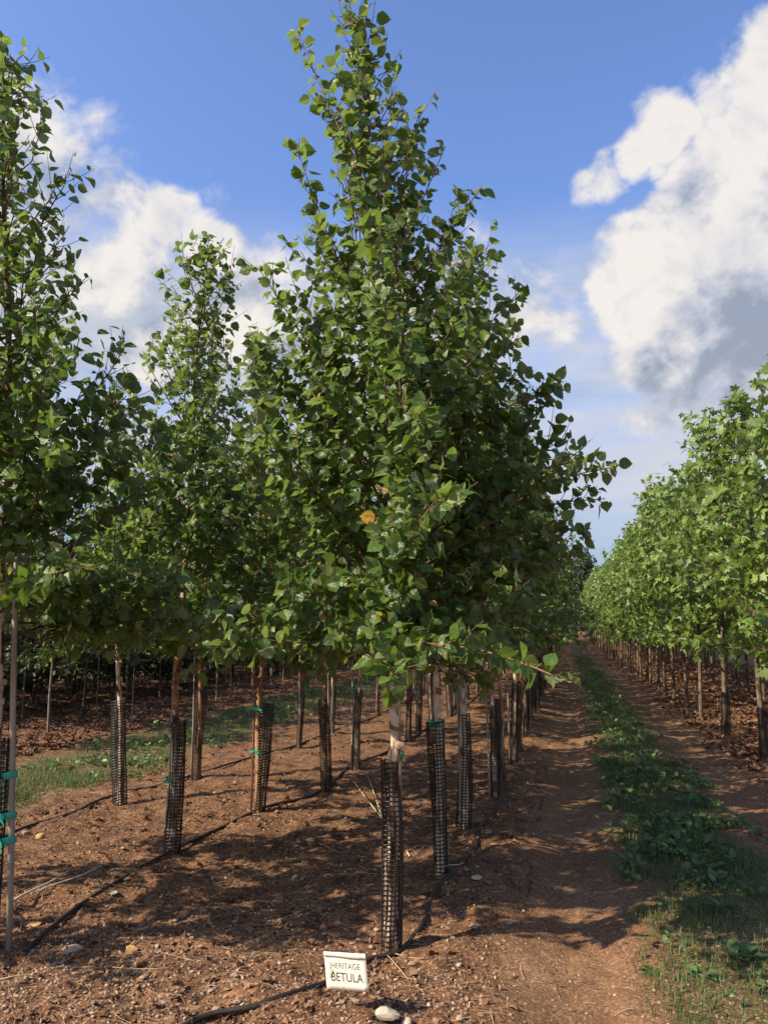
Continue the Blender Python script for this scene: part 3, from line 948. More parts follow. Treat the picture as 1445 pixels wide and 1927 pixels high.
ROWS = [
    ([(932, 1505), (943, 1471), (967, 1437), (977, 1413), (990, 1385), (999, 1356)], (-0.60, -0.55), 'lane row', 1.15),
    ([(670, 1450), (770, 1396), (789, 1380)], (-2.15, -2.0), 'second row from the lane', 1.2),
    ([(371, 1465), (563, 1408), (625, 1380), (710, 1345)], (-3.35, -3.2), 'third row from the lane', 1.4),
]
kk = 0
for ri, (pix, (xa, xb), rowname, step) in enumerate(ROWS):
    pts = [at(*q) for q in pix]
    if ri == 0:
        names = ['fourth', 'fifth', 'sixth', 'seventh', 'eighth', 'ninth']
    else:
        names = ['first full', 'next', 'third seen', 'fourth seen']
    for j, p in enumerate(pts):
        if ri == 0:
            lb = 'birch with pale trunk, %s along the row beside the dirt lane' % names[j]
            gl = 'black mesh guard on the %s birch along the row beside the dirt lane' % names[j]
        elif ri == 1:
            lb = ['birch with pale stake just behind and left of the front birch trunk', 'birch with dark guarded trunk seen between the front and second lane birches, left one', 'birch with dark guarded trunk seen between the front and second lane birches, right one'][j]
            gl = ['black mesh guard with a pale stake just left of the front birch trunk', 'dark mesh guard with two green ties seen between the two nearest lane birches', 'dark mesh guard with a pale trunk seen between the two nearest lane birches'][j]
        else:
            lb = ['birch with straight pale stake at the near edge of the grass alley', 'birch seen between the orange brown trunk and the red brown trunk, at the alley', 'birch seen just right of the red brown trunk, at the alley', 'birch seen just left of the front birch trunk, at the alley'][j]
            gl = ['black mesh guard at the alley, right of the leaning stake', 'black mesh guard between the orange brown trunk and the red brown trunk', 'black mesh guard just right of the red brown trunk, at the alley', 'dark mesh guard just left of the front birch trunk, at the alley'][j]
        far_birch(p, kk, lb, 'birches in rows behind the nearest trees', random.uniform(-2, 2), 0.92 + 0.12 * random.random())
        guard(p, gl, 0.84 + 0.1 * random.random(), kk, random.uniform(-2, 2), wide=0.76 + 0.2 * random.random())
        kk += 1
        if j % 2 == 0:
            q = p + np.array([-0.05, -0.03, 0])
            stake(q, q + np.array([random.uniform(-0.05, 0.05), 0, 2.5]), 0.009, 'stake beside a birch deeper in the %s' % rowname, None, 'stakes deeper in the birch %s' % rowname)
    y = pts[-1][1] + step
    y0 = y
    end = 80 if ri == 0 else 62
    while y < end:
        x = xa + (xb - xa) * (y - y0) / (80 - y0) + random.uniform(-0.07, 0.07)
        yy = y + random.uniform(-0.12, 0.12)
        p = (x, yy, float(gh(x, yy)))
        if not (ri == 0 and y > 66 and random.random() < 0.3):
            far_birch(p, kk, 'birch standing deep in the %s, far from the sign' % rowname, 'birches deep in the %s' % rowname, random.uniform(-1.5, 1.5), 0.88 + 0.16 * random.random())
            if y < 34:
                guard(p, 'black mesh guard on a birch deep in the %s' % rowname, 0.8 + 0.15 * random.random(), kk, random.uniform(-1.5, 1.5), 'guards deep in the %s' % rowname, 0.85 + 0.2 * random.random())
        kk += 1
        y += step


for j, (x, yy) in enumerate(((-4.15, 4.2), (-4.2, 3.0))):
    p = (x, yy, float(gh(x, yy)))
    far_birch(p, kk, 'birch at the head of the third row, left of the thick grey stake', 'birches at the head of the third row', 0, 0.98)
    kk += 1

# ------------------------------------------------------------------ plane trees on the far side of the lane
def make_plane(seed, H, npri=52, base_r=1.1, n_leaf=1.3):
    rg = np.random.default_rng(seed)
    zt = np.linspace(-0.05, H - 0.15, 14)
    TP = np.stack([0.02 * np.sin(zt * 1.7 + seed), 0.02 * np.sin(zt * 1.3 + 2 * seed), zt], -1)
    TP[:, :2] -= TP[1, :2]
    TR = 0.035 * (1 - np.clip(zt, 0, H) / H) ** 0.8 + 0.004
    trunk = Geo()
    V, lo, si = tubes(TP, TR, 9)
    trunk.tiled(V, lo, si)
    L = Leaves()
    br = []
    tt = np.linspace(0, 1, 6)
    for i in range(npri):
        u = (i + 0.6 * rg.random()) / npri
        z = 1.22 + (H * 0.95 - 1.22) * u
        az = i * 2.39996 + rg.random()
        o = np.array([math.cos(az), math.sin(az), 0])
        env = base_r * (min(1.0, 0.72 + 1.3 * (z - 1.22) / H) if z < 1.9 else ((H + 0.1 - z) / (H - 1.8)) ** 0.72)
        ro = max(0.10, env * rg.uniform(0.72, 1.06))
        k = 0.15 if z < 1.5 else rg.uniform(0.35, 0.75)
        b = np.array([np.interp(z, zt, TP[:, j]) for j in range(3)])
        P = b + o * (ro * tt)[:, None]
        P[:, 2] += k * ro * tt ** 1.3
        P[1:] += rg.normal(0, 0.015, (5, 3))
        g = Geo()
        V, lo, si = tubes(P, np.linspace(0.011, 0.003, 6), 4)
        g.tiled(V, lo, si, 0, rg.random())
        leafy_stem(L, P, 0.25, 0.060 / n_leaf, 0.132, rg, o, 0.5)
        nt = max(2, int(ro / 0.16))
        t = 0.2 + 0.78 * rg.random(nt)
        p, tg = path_eval(P, t)
        d = unit(0.6 * tg + unit(np.cross(tg, rg.normal(size=(nt, 3)))) + np.array([0, 0, 0.2]))
        tl = 0.12 + 0.22 * rg.random(nt)
        TW = p[:, None] + d[:, None] * (tl[:, None] * np.linspace(0, 1, 3)[None])[..., None]
        V, lo, si = tubes(TW, 0.0025, 3)
        g.tiled(V, lo, si, 0, rg.random(nt))
        for q in range(nt):
            leafy_stem(L, TW[q], 0.2, 0.055 / n_leaf, 0.128, rg, o, 0.5)
        br.append(g)
    lead = np.stack([[np.interp(zv, zt, TP[:, j]) for j in range(2)] + [zv] for zv in np.linspace(H * 0.75, H, 6)])
    leafy_stem(L, lead, 0.0, 0.03, 0.13, rg, np.array([0, 0, 0.1]), 0.2)
    return trunk, br, L.done()


def near_plane(p, seed, H, label, n_single):
    root = thing('plane_tree', label, 'tree', p, 'plane trees on the far side of the lane')
    trunk, br, L = make_plane(seed, H)
    put('trunk', trunk.mesh('trunk', [M_PLANE_BARK], True), root)
    for g in br:
        put('branch', g.mesh('branch', [M_TWIG], True), root)
    rest = single_leaves(root, L, n_single, LEAF_PLANE, len(T_PLANE))
    g = Geo()
    L.into(g, T_PLANE, 0, rest)
    put('foliage', g.mesh('foliage', [M_PLANE_LEAF]), root)['kind'] = 'stuff'


PV = []
for i in range(4):
    trunk, br, L = make_plane(70 + i, 4.75 + 0.12 * i)
    g = Geo()
    for b in br:
        g.merge(b)
    L.into(g, T_PLANE, 1)
    PV.append((trunk.mesh('trunk', [M_PLANE_BARK], True), g.mesh('crown', [M_TWIG, M_PLANE_LEAF])))

NEARP = [((2.5, 9.15), 4.45, 'plane tree with broad lobed leaves nearest the camera, its trunk out of sight'), ((2.37, 11.0), 4.75, 'plane tree with the nearest visible trunk on the right of the lane'),
         ((2.32, 13.1), 5.05, 'tall plane tree, next one behind the nearest visible plane trunk'), ((2.31, 15.3), 4.6, 'plane tree, third visible trunk along the front plane row')]
for i, ((x, y), H, lb) in enumerate(NEARP):
    near_plane((x, y, float(gh(x, y))), 90 + i, H, lb, 300 if i < 3 else 200)
for i, (x, y) in enumerate([(2.37, 11.0), (2.32, 13.1)]):
    guard((x, y, float(gh(x, y))), ['low black mesh guard on the nearest visible plane trunk', 'low black mesh guard on the second visible plane trunk'][i], 0.62, i + 1, 0, 'low guards on the plane trees', 1.1)
ORD = ['fifth', 'sixth', 'seventh', 'eighth', 'ninth', 'tenth', 'eleventh', 'twelfth']
k = 0
for ri, (x0, ya, rowname) in enumerate(((2.30, 17.2, 'front row beside the lane'), (4.3, 11.4, 'second row from the lane'), (6.2, 13.0, 'third row from the lane'))):
    y = ya
    while y < (82 if ri == 0 else 70):
        x = x0 + random.uniform(-0.08, 0.08)
        yy = y + random.uniform(-0.15, 0.15)
        root = thing('plane_tree', 'plane tree farther along the %s' % rowname if ri == 0 else 'plane tree in the plane %s, partly behind the front row' % rowname, 'tree', (x, yy, float(gh(x, yy))), 'plane trees of the %s' % rowname)
        if ri == 0 and k < len(ORD):
            root['label'] = 'plane tree, %s from the nearest along the front row beyond the lane' % ORD[k]
        root.rotation_euler = (random.uniform(-0.02, 0.02), random.uniform(-0.02, 0.02), k * 1.9)
        s = random.uniform(0.92, 1.06)
        root.scale = (s, s, s)
        put('trunk', PV[k % 4][0], root)
        put('crown', PV[k % 4][1], root)
        k += 1
        y += 1.6


# ------------------------------------------------------------------ young trees and shrubs beyond the grass alley
def make_young(seed, H, z0, wide, n, stems=1, r0=0.018, leaf=0.085):
    rg = np.random.default_rng(seed)
    tr, g, L = Geo(), Geo(), Leaves()
    tt = np.linspace(0, 1, 7)
    for s in range(stems):
        a = s * 2.4 + rg.random()
        sp = 0.0 if stems == 1 else 0.35
        P = np.stack([sp * math.cos(a) * tt * wide, sp * math.sin(a) * tt * wide, -0.04 + (H + 0.04) * tt], -1)
        P[1:-1] += rg.normal(0, 0.015, (5, 3))
        V, lo, si = tubes(P, r0 * (1 - 0.8 * tt) + 0.003, 6)
        tr.tiled(V, lo, si)
        for i in range(n // stems):
            u = (i + rg.random()) / (n // stems)
            z = z0 + (H - z0) * u
            b, _ = path_eval(P, np.array([z / H]))
            az = i * 2.4 + rg.random()
            o = np.array([math.cos(az), math.sin(az), 0])
            ro = wide * (0.55 + 0.5 * math.sin(math.pi * min(1, 0.15 + u * 0.85))) * rg.uniform(0.6, 1.1)
            Q = b[0] + o * (ro * tt)[:, None]
            Q[:, 2] += ro * rg.uniform(0.1, 0.8) * tt
            V, lo, si = tubes(Q, np.linspace(0.007, 0.002, 7), 3)
            g.tiled(V, lo, si, 0, rg.random())
            leafy_stem(L, Q, 0.15, 0.028, leaf, rg, o, 0.3)
            for _ in range(3):
                q, tg = path_eval(Q, rg.uniform(0.3, 0.95, 1))
                d = unit(tg[0] + rg.normal(0, 0.6, 3))
                leafy_stem(L, q[0] + d * (0.3 * np.linspace(0, 1, 3))[:, None], 0.1, 0.04, leaf, rg, o, 0.3)
    L.done()
    L.into(g, T_OVAL, 1)
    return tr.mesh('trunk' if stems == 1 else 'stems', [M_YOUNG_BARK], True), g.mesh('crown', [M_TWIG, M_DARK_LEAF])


YV = [make_young(120 + i, 3.2 + 0.3 * i, 0.85, 0.8, 60) for i in range(2)]
SV = [make_young(130 + i, 2.2 + 0.3 * i, 0.22, 0.95, 84, 4) for i in range(2)]


def place_young(p, k, V, name, label, group, part0='trunk'):
    root = thing(name, label, 'tree' if name != 'shrub' else 'shrub', p, group, (0, 0, k * 1.3))
    s = random.uniform(0.9, 1.15)
    root.scale = (s, s, s)
    put(part0, V[k % 2][0], root)
    put('crown', V[k % 2][1], root)


k = 0
for (x0, ya, yb, st) in ((-7.55, 9.3, 40, 1.75), (-9.3, 11.0, 44, 1.6)):
    y = ya
    while y < yb:
        x, yy = x0 + random.uniform(-0.15, 0.15) + 0.02 * (y - 9), y + random.uniform(-0.2, 0.2)
        place_young((x, yy, float(gh(x, yy))), k, YV, 'young_tree', 'thin young tree beyond the grass alley with a low dark crown', 'young trees beyond the grass alley')
        if k % 2 == 0:
            q = np.array([x + 0.35, yy - 0.1, float(gh(x + 0.35, yy))])
            stake(q, q + np.array([0.02, 0, 1.9]), 0.008, 'thin grey stake standing beyond the grass alley', None, 'stakes beyond the grass alley')
        k += 1
        y += st
for (x0, ya, yb, st) in ((-10.6, 11.5, 46, 1.15), (-12.6, 12.5, 50, 1.2), (-15.0, 14.5, 62, 1.4)):
    y = ya
    while y < yb:
        x, yy = x0 + random.uniform(-0.25, 0.25), y + random.uniform(-0.2, 0.2)
        place_young((x, yy, float(gh(x, yy))), k, SV, 'shrub', 'dark multi-stemmed shrub in the block beyond the young trees', 'shrubs beyond the young trees', 'stems')
        k += 1
        y += st


# ------------------------------------------------------------------ wood at the far end
def make_wood(seed):
    rg = np.random.default_rng(seed)
    tr, g, L = Geo(), Geo(), Leaves()
    V, lo, si = tubes(np.array([[0, 0, -0.3], [0.1, 0, 4], [0.0, 0.2, 9]]), np.array([[0.4, 0.3, 0.12]]), 8)
    tr.tiled(V, lo, si)
    for _ in range(34):
        a, b, u = rg.uniform(0, 6.28), rg.uniform(0.15, 1), rg.random()
        c = np.array([math.cos(a) * 4.2 * b * math.sin(math.pi * (0.2 + 0.75 * u)), math.sin(a) * 4.2 * b * math.sin(math.pi * (0.2 + 0.75 * u)), 3.0 + 9.5 * u])
        V, lo, si = tubes(np.stack([[0, 0, c[2] * 0.6], c * 0.6 + np.array([0, 0, c[2] * 0.3]), c]), np.array([[0.12, 0.08, 0.04]]), 4)
        g.tiled(V, lo, si)
        n = 80
        d = unit(rg.normal(size=(n, 3)))
        p = c + d * (1.5 * rg.random((n, 1)) ** 0.4)
        L.add(p, rg.normal(size=(n, 3)), d + np.array([0, 0, 0.6]), rg.uniform(0.35, 0.7, n), rg.random(n))
    L.done()
    L.into(g, T_OVAL, 1)
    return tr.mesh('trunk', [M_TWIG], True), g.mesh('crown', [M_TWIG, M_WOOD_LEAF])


WV = [make_wood(150), make_wood(151)]
for i in range(30):
    x, y = -22 + i * 3.1 + random.uniform(-1, 1), 150 + random.uniform(-8, 14)
    root = thing('woodland_tree', 'dull dark tree of the wood closing the far end of the lane', 'tree', (x, y, float(gh(x, y))), 'woodland trees at the end of the lane', (0, 0, i * 1.1))
    s = random.uniform(0.85, 1.2)
    root.scale = (s, s, s)
    put('trunk', WV[i % 2][0], root)
    put('crown', WV[i % 2][1], root)


for i in range(26):
    x, y = -14 + i * 1.5 + random.uniform(-0.5, 0.5), 128 + random.uniform(-3, 5)
    root = thing('shrub', 'dark shrub at the foot of the wood closing the lane', 'shrub', (x, y, float(gh(x, y)) - 0.2), 'shrubs at the foot of the wood', (0, 0, i * 1.1))
    s = random.uniform(1.7, 2.6)
    root.scale = (s * 0.9, s * 0.9, s)
    put('stems', SV[i % 2][0], root)
    put('crown', SV[i % 2][1], root)

# ------------------------------------------------------------------ litter, gravel, straw, grass (nobody could count these)
def field(n, y0, y1, x_of):
    y = y0 * (y1 / y0) ** rng.random(n)
    x = x_of(y, rng.random(n))
    return x, y


def spun(n, tilt):
    """Random frames lying near the ground."""
    a = rng.random(n) * 6.2832
    x = np.stack([np.cos(a), np.sin(a), rng.normal(0, tilt, n)], -1)
    z = np.stack([rng.normal(0, tilt, n), rng.normal(0, tilt, n), np.ones(n)], -1)
    x = unit(x)
    y = unit(np.cross(z, x))
    return x, y, np.cross(x, y)


def scatter(geo, x, y, size, temps, tilt, lift, rnd, mat=0, stretch=(0.6, 1.5), flat=(0.6, 1.4)):
    n = len(x)
    P = np.stack([x, y, gh(x, y) + lift], -1)
    X, Y, Z = spun(n, tilt)
    sx = size * rng.uniform(*stretch, n)
    sz = size * rng.uniform(*flat, n)
    ti = rng.integers(0, len(temps), n)
    for k, (V, lo, si) in enumerate(temps):
        q = ti == k
        W = P[q][:, None] + V[None, :, 0:1] * (X[q] * sx[q][:, None])[:, None] + V[None, :, 1:2] * (Y[q] * size[q][:, None])[:, None] + V[None, :, 2:3] * (Z[q] * sz[q][:, None])[:, None]
        geo.tiled(W, lo, si, mat, rnd[q])


def rock_template(seed, sub=0, flat=0.6):
    rg = np.random.default_rng(seed)
    ph = (1 + 5 ** 0.5) / 2
    V = np.array([(-1, ph, 0), (1, ph, 0), (-1, -ph, 0), (1, -ph, 0), (0, -1, ph), (0, 1, ph), (0, -1, -ph), (0, 1, -ph), (ph, 0, -1), (ph, 0, 1), (-ph, 0, -1), (-ph, 0, 1)], float)
    V = unit(V)
    Fc = [(0, 11, 5), (0, 5, 1), (0, 1, 7), (0, 7, 10), (0, 10, 11), (1, 5, 9), (5, 11, 4), (11, 10, 2), (10, 7, 6), (7, 1, 8), (3, 9, 4), (3, 4, 2), (3, 2, 6), (3, 6, 8), (3, 8, 9), (4, 9, 5), (2, 4, 11), (6, 2, 10), (8, 6, 7), (9, 8, 1)]
    for _ in range(sub):
        V = list(map(tuple, V))
        mid, NF = {}, []

        def mp(a, b):
            key = (min(a, b), max(a, b))
            if key not in mid:
                mid[key] = len(V)
                V.append(tuple(unit((np.array(V[a]) + np.array(V[b])) / 2)))
            return mid[key]
        for a, b, c in Fc:
            ab, bc, ca = mp(a, b), mp(b, c), mp(c, a)
            NF += [(a, ab, ca), (b, bc, ab), (c, ca, bc), (ab, bc, ca)]
        Fc, V = NF, np.array(V)
    # cut by random planes for facets
    for _ in range(7):
        nrm = unit(rg.normal(size=3))
        dd = rg.uniform(0.5, 0.85)
        ov = np.maximum(V @ nrm - dd, 0)
        V = V - ov[:, None] * nrm
    V = V * (1 + rg.normal(0, 0.05, (len(V), 1))) * np.array([1.0, 0.8, flat]) * 0.6
    return V, [i for f in Fc for i in f], [3] * len(Fc)


# bark chips: bent wedges with thickness
CHIPS = []
for i in range(6):
    rg = np.random.default_rng(200 + i)
    V = np.array([(-0.5, -0.25, 0), (0.5, -0.2, 0.02), (0.4, 0.25, 0.08), (-0.45, 0.28, 0.05), (0.0, 0.02, 0.14), (0.02, 0.0, -0.08)]) + rg.normal(0, 0.06, (6, 3))
    CHIPS.append((V, [0, 1, 4, 1, 2, 4, 2, 3, 4, 3, 0, 4, 1, 0, 5, 2, 1, 5, 3, 2, 5, 0, 3, 5], [3] * 8))
PEBBLES = [rock_template(210 + i) for i in range(6)]
vx = lambda y: (-0.83 * y - 0.6, 0.30 * y + 0.25)        # how far the view opens to either side


def keep_off_lane(x, y, p_lane, p_turf):
    n1 = vnoise(x / 0.5, y / 0.5, 21)
    lane = (x > -0.35 + 0.3 * (n1 - 0.5)) & (x < 1.95)
    turf = (x > -6.4) & (x < -4.5)
    k = rng.random(len(x))
    return np.where(lane, k < p_lane, np.where(turf, k < p_turf, True))


def patch(x, y, s, seed, a, b):
    return sstep(vnoise(x / s, y / s, seed) * 0.6 + vnoise(x / s * 2.3, y / s * 2.3, seed + 1) * 0.4, a, b)


g = Geo()
x, y = field(72000, 2.7, 22, lambda y, u: vx(y)[0] + (min(2.4, 9) - vx(y)[0]) * u)
k = keep_off_lane(x, y, 0.34, 0.12) & (rng.random(len(x)) < 0.35 + 0.65 * patch(x, y, 0.7, 31, 0.35, 0.6))
x, y = x[k], y[k]
scatter(g, x, y, 0.006 + 0.022 * rng.random(len(x)) ** 2.4, CHIPS, 0.35, 0.003, np.clip(rng.normal(0.45, 0.25, len(x)), 0, 1), flat=(0.7, 1.6))
tag(put('bark_mulch', g.mesh('bark_mulch', [M_CHIP])), 'brown bark chips scattered over the soil', kind='stuff')

g = Geo()
x, y = field(30000, 2.7, 7, lambda y, u: vx(y)[0] + (vx(y)[1] - vx(y)[0]) * u)
near = 1 - sstep(y, 3.4, 4.6)
k = (rng.random(len(x)) < 0.14 + 0.86 * near * patch(x, y, 0.6, 41, 0.3, 0.55)) & keep_off_lane(x, y, 0.55, 0.3)
x, y = x[k], y[k]
scatter(g, x, y, 0.006 + 0.018 * rng.random(len(x)) ** 2.5, PEBBLES, 0.4, 0.002, np.clip(rng.normal(0.5, 0.27, len(x)), 0, 1), stretch=(0.7, 1.3))
x, y = field(2600, 2.9, 12, lambda y, u: -0.4 + 2.4 * u)
k = rng.random(len(x)) < 0.25 + 0.75 * patch(x, y, 0.45, 44, 0.4, 0.65)
x, y = x[k], y[k]
scatter(g, x, y, 0.004 + 0.016 * rng.random(len(x)) ** 3.5, PEBBLES, 0.4, 0.004, np.clip(rng.normal(0.45, 0.25, len(x)), 0, 1), stretch=(0.7, 1.3))
tag(put('gravel', g.mesh('gravel', [M_STONE])), 'small gravel lying on the soil before the first trees', kind='stuff')

g = Geo()
x, y = field(5200, 2.7, 18, lambda y, u: vx(y)[0] + (0.5 - vx(y)[0]) * u)
k = keep_off_lane(x, y, 0.2, 0.25) & (rng.random(len(x)) < 0.2 + 0.8 * patch(x, y, 0.8, 51, 0.45, 0.7))
x, y = x[k], y[k]
n = len(x)
a = rng.random(n) * 6.28
ln = 0.05 + 0.16 * rng.random(n) ** 2
tt = np.linspace(-0.5, 0.5, 4)
bend = rng.normal(0, 0.12, n)
P = np.stack([x[:, None] + np.cos(a)[:, None] * ln[:, None] * tt - np.sin(a)[:, None] * (bend * ln)[:, None] * (tt * 2) ** 2,
              y[:, None] + np.sin(a)[:, None] * ln[:, None] * tt + np.cos(a)[:, None] * (bend * ln)[:, None] * (tt * 2) ** 2, np.zeros((n, 4))], -1)
P[..., 2] = gh(P[..., 0], P[..., 1]) + 0.006 + np.abs(rng.normal(0, 0.006, (n, 1))) + rng.normal(0, 0.006, (n, 1)) * tt
V, lo, si = tubes(P, 0.0011, 3)
g.tiled(V, lo, si, 0, rng.random(n))
tag(put('straw', g.mesh('straw', [M_STRAW])), 'dry grass stems and straw lying on the soil', kind='stuff')

g = Geo()
x, y = field(15000, 7.5, 45, lambda y, u: 1.75 + u * 5.5)
k = rng.random(len(x)) < sstep(x + 0.5 * (vnoise(x / 0.4, y / 0.4, 5) - 0.5), 1.75, 2.25)
x, y = x[k], y[k]
DRY = [leaf_template([(0.0, 0.04), (0.28, -0.03), (0.5, 0.1), (0.28, 0.31), (0.55, 0.6), (0.2, 0.6), (0.0, 1.0)], 0.35, f, d, 0.1) for f, d in ((0.4, 0.6), (-0.3, -0.4), (0.6, 0.2))]
DRY = [(V - np.array([0, 0.45, 0]), lo, si) for V, lo, si in DRY]
scatter(g, x, y, 0.04 + 0.07 * rng.random(len(x)), DRY, 0.35, 0.012, rng.random(len(x)), stretch=(0.8, 1.1))
tag(put('leaf_litter', g.mesh('leaf_litter', [M_DRYLEAF])), 'dry brown lobed leaves lying under the plane trees', kind='stuff')
g = Geo()
x, y = field(9000, 9, 30, lambda y, u: -6.6 - u * (0.83 * y - 6.0))
scatter(g, x, y, 0.03 + 0.06 * rng.random(len(x)), DRY, 0.35, 0.012, 0.6 * rng.random(len(x)), stretch=(0.8, 1.1))
tag(put('shrub_litter', g.mesh('shrub_litter', [M_DRYLEAF])), 'dark dry leaves lying under the young trees and shrubs', kind='stuff')
g = Geo()
x, y = field(5200, 2.8, 16, lambda y, u: vx(y)[0] + (-0.2 - vx(y)[0]) * u)
k = keep_off_lane(x, y, 0.2, 0.3) & (rng.random(len(x)) < 0.25 + 0.75 * patch(x, y, 0.5, 61, 0.5, 0.7))
x, y = x[k], y[k]
DRYB = [(V - np.array([0, 0.5, 0]), lo, si) for V, lo, si in [leaf_template(BIRCH_PLAIN, 0.46, f, d, 0.15) for f, d in ((0.6, 0.7), (-0.5, -0.4), (0.9, 0.3))]]
scatter(g, x, y, 0.02 + 0.03 * rng.random(len(x)), DRYB, 0.4, 0.008, rng.random(len(x)), stretch=(0.8, 1.1))
tag(put('fallen_birch_leaves', g.mesh('fallen_birch_leaves', [M_DRYLEAF])), 'curled brown birch leaves lying between the rows', kind='stuff')


def grass(name, x, y, h, label):
    n = len(x)
    a = rng.random(n) * 6.28
    hh = h * (0.4 + 0.9 * rng.random(n))
    ln = hh * rng.uniform(0.2, 0.95, n)
    d = np.stack([np.cos(a), np.sin(a), np.zeros(n)], -1)
    s = np.stack([-np.sin(a), np.cos(a), np.zeros(n)], -1)
    b = np.stack([x, y, gh(x, y) - 0.003], -1)
    wd = rng.uniform(0.0014, 0.0032, n)[:, None]
    m = b + d * (ln * 0.3)[:, None] + np.array([0, 0, 1]) * (hh * 0.65)[:, None]
    tip = b + d * ln[:, None] + np.array([0, 0, 1]) * (hh * rng.uniform(0.55, 1.0, n))[:, None]
    V = np.stack([b - s * wd, b + s * wd, m + s * wd * 0.8, m - s * wd * 0.8, tip], 1)
    g = Geo()
    g.tiled(V, [0, 1, 2, 3, 3, 2, 4], [4, 3], 0, np.clip(rng.normal(0.45, 0.28, n), 0, 1))
    return tag(put(name, g.mesh(name, [M_GRASS])), label, kind='stuff')


x, y = field(110000, 3.0, 45, lambda y, u: 0.28 + 1.15 * u)
mid = 1 - ((x - 0.82) / 0.5) ** 2
k = rng.random(len(x)) < np.clip(mid + 0.9 * (patch(x, y, 0.35, 71, 0.3, 0.7) - 0.55), 0, 1) * (0.36 + 0.64 * sstep(y, 4.4, 6.0))
x, y = x[k], y[k]
grass('lane_grass', x, y, np.where(y > 14, 0.09, 0.065), 'short grass growing along the middle of the dirt lane')
x, y = field(60000, 6.0, 40, lambda y, u: -6.6 + 2.3 * u)
k = rng.random(len(x)) < np.clip(0.62 - np.abs((x + 5.45) / 1.0) ** 3 + 1.3 * (patch(x, y, 0.5, 81, 0.3, 0.7) - 0.5), 0, 1)
grass('alley_grass', x[k], y[k], np.where(y[k] > 14, 0.13, 0.085), 'mown grass alley between the birches and the young trees')


def weeds(name, x, y, size, label):
    n = len(x)
    L = Leaves()
    a = rng.random(n) * 6.28
    yv = np.stack([np.cos(a), np.sin(a), rng.uniform(0.0, 1.1, n)], -1)
    p = np.stack([x, y, gh(x, y) + rng.uniform(0.005, 0.07, n)], -1)
    L.add(p, yv, np.array([0, 0, 1.0]) + rng.normal(0, 0.45, (n, 3)), size * (0.35 + 1.25 * rng.random(n) ** 1.7) * (0.55 + 0.45 * sstep(y, 4.8, 6.2)), np.clip(rng.normal(0.45, 0.25, n), 0, 1))
    L.done()
    g = Geo()
    L.into(g, T_OVAL, 0)
    return tag(put(name, g.mesh(name, [M_WEED])), label, kind='stuff')


x, y = field(20000, 3.2, 28, lambda y, u: 0.25 + 1.2 * u)
mid = 1 - ((x - 0.85) / 0.55) ** 2
k = rng.random(len(x)) < np.clip(mid * 0.6 + 1.1 * (patch(x, y, 0.4, 91, 0.42, 0.7) - 0.5), 0, 1) * (0.12 + 0.88 * sstep(y, 4.6, 5.6)) * (1 - 0.75 * sstep(y, 11, 16))
weeds('lane_weeds', x[k], y[k], 0.056, 'broad leaved weeds among the grass of the dirt lane')
x, y = field(5000, 6.0, 24, lambda y, u: -6.5 + 2.1 * u)
k = patch(x, y, 0.6, 101, 0.5, 0.6) > rng.random(len(x))
weeds('alley_weeds', x[k], y[k], 0.06, 'broad leaved weeds along the edge of the grass alley')

# ------------------------------------------------------------------ single weeds by the lane
OVW = [leaf_template([(0.0, 0), (0.2, 0.1), (0.34, 0.35), (0.3, 0.62), (0.16, 0.88), (0.0, 1.0)], 0.35, f, d, 0.45, 0.03) for f, d in ((0.25, 0.3), (0.15, 0.6))]
WL = leaf_meshes(OVW, [M_WEED], 'leaf', 6)


def weed_plant(px, py, n, size, up, label, seed):
    rg = np.random.default_rng(seed)
    p = at(px, py)
    root = thing('weed_plant', label, 'weed', p, 'single weeds on the dirt lane')
    for i in range(n):
        a = i * 2.4 + rg.random()
        e = up * rg.uniform(0.4, 1.3)
        yv = unit(np.array([math.cos(a), math.sin(a), e]))
        xv = unit(np.cross(yv, np.array([0, 0, 1.0]) + rg.normal(0, 0.2, 3)))
        zv = np.cross(xv, yv)
        s = size * rg.uniform(0.6, 1.15)
        M = np.eye(4)
        M[:3, 0], M[:3, 1], M[:3, 2], M[:3, 3] = xv * s, yv * s, zv * s, yv * s * 0.42
        put('leaf', WL[(i + seed) % 6], root).matrix_basis = Matrix(M.tolist())


weed_plant(1392, 1808, 9, 0.085, 0.9, 'upright broad leaved weed with one pale lit leaf at the lane edge', 1)
weed_plant(1320, 1838, 12, 0.075, 0.35, 'low dark spreading weed left of the upright broad leaved weed', 2)
weed_plant(1230, 1832, 10, 0.06, 0.35, 'small dark weed alone on the bare clay of the lane', 3)
weed_plant(1195, 1635, 10, 0.06, 0.4, 'weed at the near left corner of the lane grass', 4)
weed_plant(1345, 1610, 9, 0.075, 0.6, 'weed with pale leaves at the right edge of the lane grass', 5)
weed_plant(1362, 1720, 8, 0.08, 1.6, 'tuft of upright pale leaves in the worn part of the lane grass', 6)

# ------------------------------------------------------------------ stones that can be told apart
ROCKS = []
for i in range(7):
    g = Geo()
    V, lo, si = rock_template(300 + i, 1, 0.30 + 0.07 * (i % 4))
    g.tiled(V, lo, si, 0, [0.25 + 0.09 * i])
    ROCKS.append(g)
ROCK_ME = [g.mesh('stone', [M_STONE]) for g in ROCKS]
PALE_ME = [ROCKS[i].mesh('stone', [M_PALE_STONE]) for i in (0, 3)]
OCHRE_ME = [ROCKS[i].mesh('stone', [M_OCHRE_STONE]) for i in (1, 5)]


